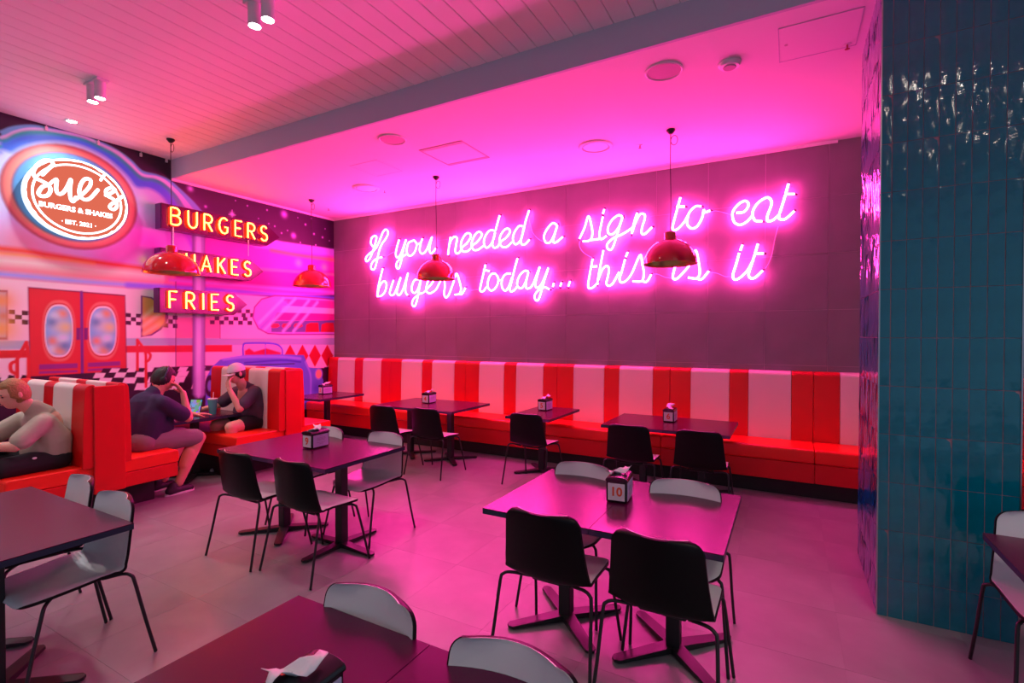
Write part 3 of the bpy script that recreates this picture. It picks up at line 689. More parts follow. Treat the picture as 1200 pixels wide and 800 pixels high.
spot('twin white spotlight lit on the boarded ceiling above the booths', -5.78, 2.29)
spot('twin white spotlight at the top edge of the picture', -3.32, 2.30)
for y_ in (.9, -.7):  # unseen downlights, added to bring more neutral light onto the mural
    l = bpy.data.lights.new('down', 'SPOT'); l.energy = 120; l.color = (.84, .9, 1); l.spot_size = math.radians(140); l.spot_blend = .9; l.shadow_soft_size = .045
    t = thing('downlight', 'small downlight added to wash the mural, outside the picture '+('near' if y_ > 0 else 'far'), 'downlight', (-7.08, y_, ZUP)); MB().lathe([(.06, 0), (.06, -.006), (.045, -.006)], n=24).obj('rim', M_fix, t); MB().lathe([(0, -.004), (.045, -.004)], n=24).obj('lens', M_lens, t)
    lo = bpy.data.objects.new('down_light', l); C.objects.link(lo); lo.parent = t; lo.location = (0, 0, -.02)
for x_, y_, wh in ((1.0, 1.55, 'above right of the viewer, nearest the pillar'), (2.1, 1.3, 'to the right of the viewer'), (1.6, .2, 'to the right behind the viewer'), (-3.3, -.2, 'above the left edge table'), (-5.8, -.2, 'by the mural wall behind the viewer'), (-.9, -1.8, 'straight behind the viewer'), (3.2, -.6, 'far right behind the viewer')):
    spot('twin white spotlight on the boarded ceiling, '+wh, x_, y_)
t = thing('downlight', 'small recessed downlight by the top of the mural', 'downlight', (-7.08, 2.573, ZUP))
MB().lathe([(.06, 0), (.06, -.006), (.045, -.006)], n=24).obj('rim', M_fix, t); MB().lathe([(0, -.004), (.045, -.004)], n=24).obj('lens', M_lens, t)
l = bpy.data.lights.new('down', 'SPOT'); l.energy = 120; l.color = (.84, .9, 1); l.spot_size = math.radians(140); l.spot_blend = .9; l.shadow_soft_size = .045
lo = bpy.data.objects.new('down_light', l); C.objects.link(lo); lo.parent = t; lo.location = (0, 0, -.02)

# ================================================================ NEON SCRIPT
def crop(ox, oy, s, L): return [[(ox+a/s, oy+b/s) for a, b in st] for st in L]
K1 = (420, 250, 6.67); K2 = (515, 235, 10); K3 = (500, 290, 10); K4 = (600, 285, 10); K5 = (630, 230, 8.571); K6 = (680, 280, 11.43); K7 = (780, 210, 7.5); K8 = (760, 270, 8)
words = {
 'If': crop(*K1, [[(120, 265), (98, 235), (105, 190), (135, 175), (140, 200), (118, 280), (90, 350), (65, 375), (58, 350), (85, 315), (130, 285)],
                  [(130, 285), (165, 215), (190, 150), (215, 125), (232, 150), (215, 195), (180, 245), (160, 300), (145, 370), (125, 435), (100, 430), (105, 390), (140, 355), (188, 340)]]),
 'you': crop(*K1, [[(318, 205), (300, 270), (292, 320), (305, 345), (330, 320), (352, 265), (372, 205), (350, 290), (335, 370), (315, 430), (298, 420), (300, 385), (335, 345), (375, 318)],
                   [(420, 215), (392, 230), (378, 280), (385, 320), (410, 330), (440, 300), (455, 245), (438, 212), (420, 215)], [(440, 215), (462, 240), (482, 232)],
                   [(500, 195), (483, 250), (480, 295), (500, 315), (530, 290), (552, 240), (575, 185), (560, 245), (555, 290), (572, 312), (606, 272)]]),
 'needed': crop(*K2, [[(130, 425), (115, 520), (100, 635)], [(112, 530), (140, 455), (175, 422), (205, 440), (195, 520), (185, 590), (205, 620), (240, 600), (270, 545), (320, 500), (365, 430), (355, 385), (310, 390), (265, 460), (250, 530), (270, 590), (320, 595), (370, 560)],
                      [(370, 560), (392, 520), (440, 485), (495, 410), (480, 370), (440, 375), (395, 440), (375, 520), (400, 575), (450, 575), (515, 530)],
                      [(640, 350), (590, 350), (540, 410), (520, 490), (545, 550), (590, 530), (630, 460), (655, 370)], [(705, 175), (670, 300), (640, 420), (620, 510), (640, 550), (680, 540), (720, 480), (780, 435), (825, 370), (810, 330), (765, 340), (715, 410), (705, 490), (735, 540), (790, 540), (850, 485)],
                      [(975, 300), (930, 300), (880, 370), (860, 450), (885, 510), (930, 490), (965, 430), (985, 320)], [(1050, 115), (1010, 240), (985, 350), (955, 460), (965, 510), (1005, 510), (1055, 455)]]),
 'a': crop(*K5, [[(195, 285), (150, 270), (95, 330), (65, 400), (80, 460), (125, 460), (165, 390), (200, 285)], [(200, 285), (170, 390), (155, 450), (185, 462), (255, 405)]]),
 'sign': crop(*K5, [[(420, 425), (470, 320), (510, 200), (540, 290), (550, 380), (525, 440), (455, 452)], [(525, 440), (600, 430), (640, 425)], [(655, 205), (635, 300), (620, 390), (640, 430), (695, 395)], [(670, 130), (655, 175)],
                    [(855, 205), (810, 190), (745, 240), (705, 320), (715, 375), (760, 375), (815, 310), (855, 205)], [(855, 205), (815, 330), (785, 430), (745, 530), (705, 525), (700, 480), (760, 420), (850, 380), (930, 330), (965, 300)],
                    [(1000, 165), (970, 260), (945, 375)], [(945, 375), (985, 260), (1030, 180), (1075, 185), (1075, 230), (1050, 310), (1045, 370), (1080, 375), (1150, 310)]]),
 'to': crop(*K7, [[(130, 160), (100, 270), (65, 400), (65, 440), (100, 440), (160, 380), (200, 310)], [(95, 240), (170, 240)], [(315, 238), (260, 240), (205, 300), (190, 390), (225, 430), (275, 415), (320, 340), (335, 270), (345, 290), (392, 275)]]),
 'eat': crop(*K7, [[(620, 295), (690, 285), (730, 225), (700, 190), (640, 220), (590, 290), (600, 370), (650, 400), (710, 375), (762, 320)], [(850, 370), (785, 360), (765, 290), (810, 210), (890, 160), (930, 190), (925, 240), (895, 320), (895, 365), (940, 360), (1000, 310)], [(1080, 40), (1040, 180), (1000, 310), (1000, 345), (1050, 350), (1130, 280)], [(1055, 130), (1135, 130)]]),
 'burgers': crop(*K1, [[(190, 430), (170, 510), (155, 580), (148, 640)], [(150, 635), (165, 570), (200, 528), (220, 555), (208, 610), (180, 642), (148, 648)], [(275, 520), (255, 580), (245, 625), (265, 640), (290, 610), (330, 500), (310, 570), (300, 620), (320, 638), (350, 590), (388, 465), (372, 540), (368, 610), (385, 640)],
                       [(480, 515), (440, 520), (418, 570), (420, 610), (445, 620), (470, 580), (490, 510), (475, 590), (460, 670), (440, 725), (420, 710), (430, 670), (475, 630), (510, 620)], [(510, 620), (575, 545), (590, 510), (565, 500), (540, 540), (530, 600), (555, 625), (588, 610)]])
          + crop(*K3, [[(50, 535), (110, 490), (165, 390), (205, 385), (212, 470), (203, 540), (225, 585), (260, 550), (310, 420), (348, 305), (385, 400), (402, 480), (385, 540), (330, 552)], [(385, 540), (412, 545), (455, 470)]]),
 'today': crop(*K3, [[(690, 200), (660, 330), (630, 460), (628, 505), (660, 512), (705, 460)], [(665, 262), (740, 275)], [(810, 305), (760, 310), (725, 370), (715, 450), (745, 500), (790, 490), (830, 430), (838, 360), (810, 305)], [(835, 375), (865, 385)],
                     [(990, 305), (930, 310), (885, 370), (882, 460), (920, 505), (960, 460), (1000, 350)], [(1065, 125), (1030, 250), (1000, 380), (975, 480), (990, 515), (1030, 495), (1065, 450)]])
        + crop(*K4, [[(195, 330), (150, 322), (95, 370), (60, 460), (80, 520), (120, 520), (160, 450), (195, 330), (170, 430), (162, 510), (190, 530), (245, 480), (325, 275), (290, 400), (272, 480), (290, 520), (330, 500), (370, 430), (425, 290), (380, 430), (350, 540), (310, 660), (275, 660), (265, 610), (310, 550), (380, 515), (440, 540)],
                     [(490, 465), (478, 510)], [(580, 460), (565, 505)], [(680, 445), (660, 505)]]),
 'this': crop(*K6, [[(165, 265), (135, 430), (105, 620), (130, 660), (180, 640), (235, 580)], [(135, 370), (230, 365)], [(310, 150), (275, 330), (240, 520), (230, 610)], [(235, 560), (290, 420), (350, 360), (385, 400), (370, 500), (350, 590), (375, 625), (430, 600), (490, 500), (525, 440)],
                    [(600, 270), (560, 420), (525, 530), (550, 580), (610, 560), (690, 460), (800, 215), (830, 330), (850, 450), (825, 560), (700, 565)], [(825, 560), (890, 570), (950, 475)], [(635, 175), (610, 240)]]),
 'is': crop(*K8, [[(290, 235), (265, 300), (240, 370), (228, 440), (260, 455), (320, 400), (400, 300), (440, 185), (470, 300), (480, 400), (450, 448), (370, 440)], [(450, 448), (500, 455), (565, 380)], [(305, 165), (295, 205)]]),
 'it': crop(*K8, [[(850, 210), (820, 320), (790, 420), (810, 460), (860, 440), (930, 370), (985, 270)], [(880, 135), (860, 190)], [(1025, 125), (985, 260), (940, 400), (955, 445), (1000, 440), (1070, 375)], [(1000, 215), (1080, 215)]]),
}
YN = YB-.075
M_tend = mat('tube_end_black', (.03, .01, .02), .4); M_stand = mat('standoff_clear', (.6, .5, .55), .3)
for wname, sts in words.items():
    P3 = [[onY(u, v, YN) for u, v in st] for st in sts]; A = np.concatenate(P3); o_ = A.mean(0); o_[1] = YB-.006
    lab = {'If': 'first word of the upper line', 'you': 'second word of the upper line, left of the pendant cable', 'needed': 'longest word of the upper line', 'a': 'single letter between needed and sign', 'sign': 'word with the dotted i in the upper line', 'to': 'word above the right pendant lamp', 'eat': 'last word of the upper line',
           'burgers': 'first word of the lower line', 'today': 'second word of the lower line, with three dots', 'this': 'word left of the right pendant lamp, lower line', 'is': 'word right behind the right pendant lamp', 'it': 'last word of the lower line'}[wname]
    t = thing('neon_word', 'glowing pink neon script "%s", %s' % (wname, lab), 'neon sign', tuple(o_), 0, 'pink neon words on the grey wall')
    for st in P3:
        c = cat([p-o_ for p in st], 6); MB().tube(c, .0132, 8).obj('glass_tube', M_pink, t, smooth=True)
        for e, nb in ((c[0], c[1]), (c[-1], c[-2])):
            MB().tube([e, e+(e-nb)/max(1e-6, np.linalg.norm(e-nb))*.012, e+np.array([0, .03, 0])+(e-nb)/max(1e-6, np.linalg.norm(e-nb))*.02], .0105, 8).obj('tube_end', M_tend, t)
        for i in range(5, len(c)-3, 16): MB().tube([c[i]+np.array([0, .008, 0]), np.array([c[i][0], -.006, c[i][2]])], .005, 6).obj('standoff', M_stand, t)
# thin linking cables between the words
cb = [('thin cable drooping from needed to the letter a', [(620, 256), (624, 272), (634, 282), (642, 281)]), ('thin cable from sign down to the word this', [(680, 280), (679, 288), (684, 296), (694, 302), (697, 305)]),
      ('thin cable linking If and you', [(452, 301), (458, 297), (464, 294)]), ('thin cable linking to and eat', [(831, 249), (838, 247), (848, 249), (857, 252)]),
      ('long thin cable hanging from eat down to it', [(912, 265), (908, 280), (904, 300), (898, 313), (893, 318)]), ('thin cable linking this and is', [(763, 322), (770, 321), (780, 325), (789, 326)]),
      ('thin cable linking is and it', [(831, 319), (840, 320), (850, 324), (858, 324)]), ('thin cable linking burgers and today', [(546, 338), (552, 340), (560, 339)])]
for lab, pp in cb:
    c = cat([onY(u, v, YB-.02) for u, v in pp], 5); o_ = c[0]
    tag(MB().tube([p-o_ for p in c], .004, 6).obj('neon_cable', M_wcab), lab, 'cable', 'thin cables between the neon words').location = tuple(o_)

# ================================================================ ARROW SIGNS
def arc(cx, cy, rx, ry, a0, a1, n=8): return [(cx+rx*math.cos(math.radians(a0+(a1-a0)*i/n)), cy+ry*math.sin(math.radians(a0+(a1-a0)*i/n))) for i in range(n+1)]
G = {'B': [[(.0, 0), (0, 1)], [(0, 1), (.25, 1)]+arc(.28, .77, .27, .23, 90, -90)+[(0, .53)], [(.28, .53)]+arc(.3, .27, .32, .27, 90, -90)+[(0, 0)]],
     'U': [[(0, 1), (0, .35)]+arc(.3, .32, .3, .32, 180, 360)+[(.6, 1)]], 'R': [[(0, 0), (0, 1)], [(0, 1), (.25, 1)]+arc(.28, .74, .29, .26, 90, -90)+[(0, .48)], [(.25, .48), (.58, 0)]],
     'G': [arc(.38, .5, .38, .5, 50, 310)+[(.66, .42), (.42, .42)]], 'E': [[(.52, 1), (0, 1), (0, 0), (.52, 0)], [(0, .52), (.42, .52)]],
     'S': [arc(.3, .75, .26, .25, 30, 270)[:-1]+arc(.3, .25, .28, .25, 90, -150)], 'H': [[(0, 0), (0, 1)], [(.58, 0), (.58, 1)], [(0, .5), (.58, .5)]],
     'A': [[(0, 0), (.35, 1), (.7, 0)], [(.12, .34), (.58, .34)]], 'K': [[(0, 0), (0, 1)], [(.55, 1), (0, .42)], [(.17, .58), (.58, 0)]], 'F': [[(.5, 1), (0, 1), (0, 0)], [(0, .52), (.4, .52)]], 'I': [[(.0, 0), (.0, 1)]]}
GW = {'I': .0, 'F': .5, 'E': .52, 'S': .58, 'G': .74, 'A': .7, 'B': .62, 'U': .6, 'R': .58, 'H': .58, 'K': .58}
def arrow_sign(word, label, y0, y1, ytip, zb, zt, xf=-7.27, cord=None):
    zc = (zb+zt)/2; t = thing('arrow_sign', label, 'neon sign', (XL, (y0+y1)/2, zc), 0, 'arrow shaped neon signs on the mural'); oy = (y0+y1)/2
    X0 = .05; XF = xf-XL
    out = [(y0-oy, zb-zc), (y1-oy, zb-zc), (ytip-oy, 0), (y1-oy, zt-zc), (y0-oy, zt-zc)]
    MB().prism(out, 'x', X0, XF-.02).obj('sign_box', M_pside, t)
    ci = np.mean(out, 0); MB().prism([tuple(ci+(np.array(p)-ci)*.995) for p in out], 'x', XF-.02, XF).obj('sign_face', M_pvin, t)
    for y_ in (y0-oy+.3, y1-oy-.2): MB().box(.0, X0+.01, y_-.03, y_+.03, -.05, .05).obj('wall_bracket', M_steel, t)
    hh = (zt-zb)*.68; L = [GW[c]*hh*.84 for c in word]; m0, m1 = .10, .03; tot = (y1-y0)-m0-m1; sp = (tot-sum(L))/(len(word)-1); y_ = y0-oy+m0
    for c, wl in zip(word, L):
        mb = MB()
        for st in G[c]: mb.tube([(XF+.045, y_+a*hh*.84, -hh/2+b*hh+.01) for a, b in st], .009, 8)
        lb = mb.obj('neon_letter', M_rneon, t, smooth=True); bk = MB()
        for st in G[c]: bk.tube([(XF+.004, y_+a*hh*.84, -hh/2+b*hh+.01) for a, b in st], .026, 8)  # thick painted strokes stand in for the tube's reflection in the face
        bo = bk.obj('letter_reflection', M_lrefl, lb); bo['label'] = 'painted orange reflection of the neon tube on the sign face'; y_ += wl+sp
    return t
def zat(u, v): return onX(u, v, -7.27)[1:]
for wd_, lab, pts in (('BURGERS', 'top arrow sign with red neon letters BURGERS', ((189, 240), (189, 268), (313, 261), (313, 287), (328, 277))),
                      ('SHAKES', 'middle arrow sign reading SHAKES, partly behind a pendant lamp', ((188, 291), (188, 318), (294, 303), (294, 329), (309, 317))),
                      ('FRIES', 'lowest arrow sign with red neon letters FRIES', ((187, 337), (187, 366), (274, 343), (274, 369), (290, 358)))):
    q = [zat(*p) for p in pts]; arrow_sign(wd_, lab, (q[0][0]+q[1][0])/2, (q[2][0]+q[3][0])/2, q[4][0], (q[1][1]+q[3][1])/2, (q[0][1]+q[2][1])/2)
for lab, (u, v0, v1) in (('thin suspension rod between the BURGERS and SHAKES signs, left', (203, 266, 292)), ('thin cord between the BURGERS and SHAKES signs, right', (291, 281, 300))):
    a = onX(u, v0, -7.25); b = onX(u, v1, -7.25); tag(MB().tube([(0, 0, 0), (0, 0, b[2]-a[2])], .006, 6).obj('sign_cord', M_fix), lab, 'cord').location = tuple(a)

# ================================================================ ROUND SIGN
cy, cz, RR = 2.745, 3.30, .50
t = thing('round_sign', 'round lit sign reading Sue\'s Burgers & Shakes on the mural', 'sign', (XL, cy, cz), 0)
def disc(r, x0, x1, name, m, par=t, n=72):
    pts = [(r*math.cos(a), r*.93*math.sin(a)) for a in np.linspace(0, 2*PI, n, endpoint=False)]
    return MB().prism(pts, 'x', x0, x1).obj(name, m, par)
disc(RR, .03, .088, 'halo_case', M_halo); disc(RR-.03, 0, .02, 'mounting_disc', M_fix); fc = disc(RR-.004, .088, .092, 'face', M_signo)
def ann(r1, r2, x, name, wob=0, seed=1):
    n = 140; V = []; r = np.random.default_rng(seed); a = np.linspace(0, 2*PI, n, endpoint=False)
    nz_ = np.convolve(np.tile(r.normal(0, 1, n), 3), np.ones(3)/3, 'same')[n:2*n]*wob
    for i in range(n):
        for rr in (r1+nz_[i], r2): 
            for xx in (x, x+.004): V.append((xx, rr*math.cos(a[i]), rr*.93*math.sin(a[i])))
    q = []
    for i in range(n):
        b = i*4; c = ((i+1) % n)*4; q += [(b+1, c+1, c+3, b+3), (b, b+1, c+1, c), (b+2, c+2, c+3, b+3)]
    return MB().add(V, q).obj(name, M_signw, t)
ann(.472, RR-.006, .092, 'outer_ring', .006); ann(.412, .434, .092, 'inner_ring')
# lettering: thick script strokes on the face
def thick(strokes, r, name):
    mb = MB()
    for st in strokes:
        P = [np.array(p) for p in cat(st, 6)]; 
        for i in range(len(P)):
            a = np.linspace(0, 2*PI, 10, endpoint=False); w_ = r(i/(len(P)-1)) if callable(r) else r
            n = len(mb.v); mb.add([(.0965, P[i][0]+w_*math.cos(q), P[i][1]+w_*math.sin(q)) for q in a], [tuple(range(10))])
        for i in range(len(P)-1):
            d = P[i+1]-P[i]; L_ = np.linalg.norm(d); 
            if L_ < 1e-6: continue
            nn = np.array([-d[1], d[0]])/L_; w0 = r(i/(len(P)-1)) if callable(r) else r
            mb.add([(.0965, *(P[i]+nn*w0)), (.0965, *(P[i]-nn*w0)), (.0965, *(P[i+1]-nn*w0)), (.0965, *(P[i+1]+nn*w0))], [(0, 1, 2, 3)])
    return mb.obj(name, M_signw, t)
def sg(L): return [tuple((onX(20+a/7.274, 175+b/7.274, XL+.094)-np.array([XL, cy, cz]))[1:]) for a, b in L]
for st in ([(215, 215), (265, 165), (305, 130), (285, 98), (230, 95), (170, 135), (138, 190), (155, 240), (210, 270), (262, 300), (285, 345), (258, 392), (205, 398), (182, 370), (215, 320), (265, 300)], [(268, 305), (305, 270), (335, 252)],
           [(338, 262), (332, 335), (350, 378), (390, 370), (428, 318), (458, 258), (450, 340), (455, 415), (476, 444), (502, 408)],
           [(500, 425), (560, 378), (618, 315), (625, 262), (580, 252), (542, 300), (530, 375), (565, 425), (620, 418), (688, 345)], [(742, 218), (712, 262)],
           [(755, 392), (800, 372), (835, 345), (800, 328), (758, 350), (765, 392), (810, 418), (845, 450), (848, 490), (820, 512), (790, 495), (800, 470), (845, 440), (900, 398)]):
    thick([sg(st)], .0188 if len(st) > 3 else .015, 'letter_script')
for txt, a, b, c, hgt in (('BURGERS & SHAKES', (515, 520), (203, 468), (828, 575), .062), ('· EST. 2021 ·', (530, 634), (385, 610), (680, 658), .052)):
    q, qa, qb = sg([a, b, c]); me = text_mesh(txt, .1, .001, .0035); co = np.array([v.co[:] for v in me.vertices]); wx = np.ptp(co[:, 0]); hz = np.ptp(co[:, 1])
    o = link('block_lettering', me, M_signw, t); o.rotation_euler = (PI/2, 0, PI/2); o.location = (.094, q[0], q[1]); o.scale = (abs(qb[0]-qa[0])/wx, hgt/hz, 1)

# ================================================================ PEOPLE
def ell(mb, c, r, R=None, n=14, m=10, fn=None):
    V = []; c = Vector(c)
    for j in range(m+1):
        ph = PI*j/m
        for i in range(n):
            th = 2*PI*i/n; u = Vector((math.sin(ph)*math.cos(th), math.sin(ph)*math.sin(th), math.cos(ph)))
            p = Vector((u.x*r[0], u.y*r[1], u.z*r[2]))
            if fn: p = fn(u, p)
            if R: p = R @ p
            V.append(c+p)
    Fc = [(j*n+i, j*n+(i+1) % n, (j+1)*n+(i+1) % n, (j+1)*n+i) for j in range(m) for i in range(n)]
    # merge poles
    V2 = [V[0]]+V[n:m*n]+[V[m*n]]; mp = lambda k: 0 if k < n else (len(V2)-1 if k >= m*n else k-n+1)
    F2 = []
    for f_ in Fc:
        g = []
        for k in f_:
            q = mp(k)
            if q not in g: g.append(q)
        if len(g) > 2: F2.append(tuple(g))
    mb.add(V2, F2)
def cap_(mb, a, b, ra, rb, flat=1.0):   # tapered capsule
    a, b = Vector(a), Vector(b); d = b-a; L = d.length; d.normalize(); pts = []; rs = []
    for t_ in np.linspace(-PI/2, 0, 5)[:-1]: pts.append(a+d*ra*math.sin(t_)); rs.append(max(.0004, ra*math.cos(t_)))
    for k in range(5): pts.append(a+d*L*k/4); rs.append(ra+(rb-ra)*k/4)
    for t_ in np.linspace(0, PI/2, 5)[1:]: pts.append(b+d*rb*math.sin(t_)); rs.append(max(.0004, rb*math.cos(t_)))
    mb.tube(pts, rs, 14)
def limb(mb, pts, rs):
    for i in range(len(pts)-1): cap_(mb, pts[i], pts[i+1], rs[i], rs[i+1])
def hand(mb, wrist, d, nrm, thumb_side, curl=.5, s=1.0):
    d = Vector(d).normalized(); nrm = Vector(nrm); nrm = (nrm-d*nrm.dot(d)).normalized(); sd_ = d.cross(nrm)*thumb_side; w_ = Vector(wrist)
    for k in range(4):
        off = (k-1.5)*.0195*s; p0 = w_+d*.01+sd_*(-off*.6); p1 = w_+d*.085*s+sd_*(-off); cap_(mb, p0, p1, .016*s, .0125*s)
        ln_ = (.040, .046, .043, .033)[k]*s; dd = d; p = p1
        for j in range(3):
            dd = (dd-nrm*curl*(.55+.1*j)).normalized(); q = p+dd*ln_*(1, .68, .55)[j]; cap_(mb, p, q, (.0100-.0008*j)*s, (.0092-.0008*j)*s); p = q
    p0 = w_+d*.02*s+sd_*.02*s; p1 = p0+(d*.5+sd_*.8-nrm*.2).normalized()*.045*s; cap_(mb, p0, p1, .016*s, .012*s)
    p2 = p1+(d*.85+sd_*.35-nrm*.3).normalized()*.034*s; cap_(mb, p1, p2, .012*s, .0105*s); p3 = p2+(d-nrm*.4).normalized()*.026*s; cap_(mb, p2, p3, .0105*s, .009*s)
def head(mb, c, face, tilt=0, s=1.0):
    """face: heading angle of +y local; tilt: pitch down"""
    R = Matrix.Rotation(face, 3, 'Z') @ Matrix.Rotation(-tilt, 3, 'X')
    def fn(u, p):
        p = p.copy()
        if u.z < 0: k = 1+.30*u.z; p.x *= k; p.y *= (1+.05*u.z); p.y += .022*s*(-u.z) if u.y > -.2 else 0
        if u.y > .3:
            fx = math.exp(-(u.x/.16)**2)
            p.y += .024*s*fx*math.exp(-((u.z+.17)/.16)**2)      # nose
            p.y += .006*s*math.exp(-((u.z-.16)/.12)**2)         # brow
            p.y -= .011*s*math.exp(-((u.z-.0)/.11)**2)*math.exp(-((abs(u.x)-.36)/.2)**2)   # eye sockets
            p.y += .007*s*math.exp(-(u.x/.25)**2)*math.exp(-((u.z+.48)/.08)**2)  # lips
            p.y += .008*s*math.exp(-(u.x/.3)**2)*math.exp(-((u.z+.82)/.14)**2)   # chin
        return p
    ell(mb, c, (.076*s, .094*s, .118*s), R, 40, 30, fn)
    for sx_ in (-1, 1): ell(mb, Vector(c)+R @ Vector((sx_*.077*s, -.008*s, -.006*s)), (.010*s, .019*s, .032*s), R, 10, 8)
    return R
def fuse(mb, name, m, parent, vox, sm=5):
    o = mb.obj(name, m, parent, smooth=True)
    r = o.modifiers.new('remesh', 'REMESH'); r.mode = 'VOXEL'; r.voxel_size = vox; r.use_smooth_shade = True
    s_ = o.modifiers.new('smooth', 'SMOOTH'); s_.factor = .5; s_.iterations = sm; return o
def face_bits(t, c, R, s=1.0):
    for sx_ in (-1, 1):
        e = MB(); ell(e, Vector(c)+R @ Vector((sx_*.029*s, .083*s, .004*s)), (.010*s, .008*s, .006*s), R, 10, 8); e.obj('eye', M_dark, t, smooth=True)
        e = MB(); e.tube([Vector(c)+R @ Vector((sx_*q, .0885*s+zz*.1, .022*s+zz)) for q, zz in ((.014*s, 0), (.03*s, .004), (.045*s, -.002))], .0032*s, 6); e.obj('eyebrow', M_dark, t)
    e = MB(); ell(e, Vector(c)+R @ Vector((0, .097*s, -.058*s)), (.022*s, .007*s, .006*s), R, 10, 8); e.obj('mouth', M_lip, t, smooth=True)
def hair(t, c, R, s, m, cut=.02, puff=1.09, low=-.6, name='hair'):
    h = MB()
    def fn(u, p):
        p = p*puff
        # pull the front and lower part inside the skull
        front = max(0, u.y-.35); low_ = low+.75*max(0, u.y+.1)
        if u.z < low_ or (u.y > .55 and u.z < .55): p = p*.86
        p *= 1+.02*math.sin(17*u.x+9*u.z)*math.sin(13*u.y+5*u.z)
        return p
    ell(h, Vector(c)+R @ Vector((0, -.004, .004)), (.078*s, .096*s, .119*s), R, 36, 26, fn); return h.obj(name, m, t, smooth=True)
def shoe(t, heel, yaw, s=1.0, m=M_shoe):
    R = Matrix.Rotation(yaw, 3, 'Z'); c = Vector(heel)
    b = MB(); cap_(b, c+R @ Vector((0, .03, .05)), c+R @ Vector((0, .20, .042)), .046*s, .040*s); cap_(b, c+R @ Vector((0, .04, .055)), c+R @ Vector((0, .06, .095)), .046*s, .044*s); cap_(b, c+R @ Vector((0, .20, .038)), c+R @ Vector((0, .235, .034)), .042*s, .034*s)
    o = fuse(b, 'shoe', m, t, .008, 3)
    so_ = MB(); pts = [(.042*math.cos(a)*(1.05 if math.sin(a) > 0 else .85), .125+.15*math.sin(a)) for a in np.linspace(0, 2*PI, 24, endpoint=False)]
    pts = [tuple((R @ Vector((p[0], p[1], 0)))[:2]) for p in pts]; so_.prism([(c.x+p[0], c.y+p[1]) for p in pts], 'z', .002, .024); so_.obj('sole', M_sole, o)

def V3(x, y, z): return Vector((x, y, z))
# --- man in navy, facing +y, seen from behind right
X0, Y0 = -5.86, 2.62
t = thing('person', 'man in a navy t-shirt, khaki shorts and headphones leaning on the booth table', 'person', (X0, Y0, 0))
def L(x, y, z): return V3(x-X0, y-Y0, z)
hc = L(-5.86, 2.89, 1.225); b = MB(); R = head(b, hc, -.35, .42, 1.06)
cap_(b, L(-5.86, 2.80, 1.04), L(-5.86, 2.86, 1.16), .066, .060)
limb(b, [L(-5.86, 2.70, .64), L(-5.86, 2.72, .95)], [.15, .14])
armR = [L(-5.67, 2.79, .99), L(-5.655, 3.03, .805), L(-5.73, 3.02, 1.07)]; armL = [L(-6.06, 2.80, .99), L(-6.13, 3.06, .80), L(-6.05, 3.30, .775)]
limb(b, armR, [.058, .046, .029]); limb(b, armL, [.058, .046, .029])
hand(b, armR[2], (-.35, -.25, .6), (.3, 1, .2), 1, .55, 1.0); hand(b, armL[2], (.3, 1, -.02), (0, 0, 1), 1, .2, 1.0)
for sx_ in (-1, 1):
    hx = -5.86+sx_*.10; kx = -5.86+sx_*.15
    limb(b, [L(hx, 2.68, .60), L(kx, 3.17, .565), L(kx, 2.96, .12)], [.095, .068, .045]); cap_(b, L(kx, 3.07, .42), L(kx, 3.02, .3), .066, .058)
fuse(b, 'body', M_skin, t, .0065, 4)
h = MB(); limb(h, [L(-5.86, 2.66, .62), L(-5.86, 2.70, .80), L(-5.86, 2.72, .95)], [.165, .18, .16])
for sx_ in (-1, 1): limb(h, [L(-5.86+sx_*.09, 2.67, .63), L(-5.86+sx_*.10, 2.72, .85), L(-5.86+sx_*.13, 2.765, 1.0)], [.13, .135, .088])
ell(h, L(-5.86, 2.79, .75), (.20, .19, .17)); cap_(h, L(-5.86, 2.77, 1.04), L(-5.86, 2.79, 1.085), .10, .078)
for A in (armR, armL): e = A[0]+(A[1]-A[0])*.74; cap_(h, A[0], e, .080, .082)
fuse(h, 'shirt', M_navy, t, .011, 6)
h = MB(); limb(h, [L(-5.97, 2.64, .615), L(-5.75, 2.64, .615)], [.125, .125])
for sx_ in (-1, 1): limb(h, [L(-5.86+sx_*.095, 2.66, .60), L(-5.86+sx_*.148, 3.12, .575)], [.118, .094])
fuse(h, 'shorts', M_kshort, t, .011, 5)
hair(t, hc, R, 1.06, M_hairk); face_bits(t, hc, R, 1.06)
hp = MB(); hp.tube([hc+R @ Vector((.094*math.sin(a), -.01, .005+.137*math.cos(a))) for a in np.linspace(-PI/2, PI/2, 15)], .009, 8)
ho = hp.obj('headphones', mat('headphone_plastic', (.04, .02, .08), .3), t, smooth=True)
for sx_ in (-1, 1): e = MB(); ell(e, hc+R @ Vector((sx_*.093, -.008, -.008)), (.020, .031, .038), R); e.obj('ear_cup', M_cable, ho, smooth=True)
for sx_ in (-1, 1): shoe(t, L(-5.86+sx_*.15, 2.84, 0), 0)
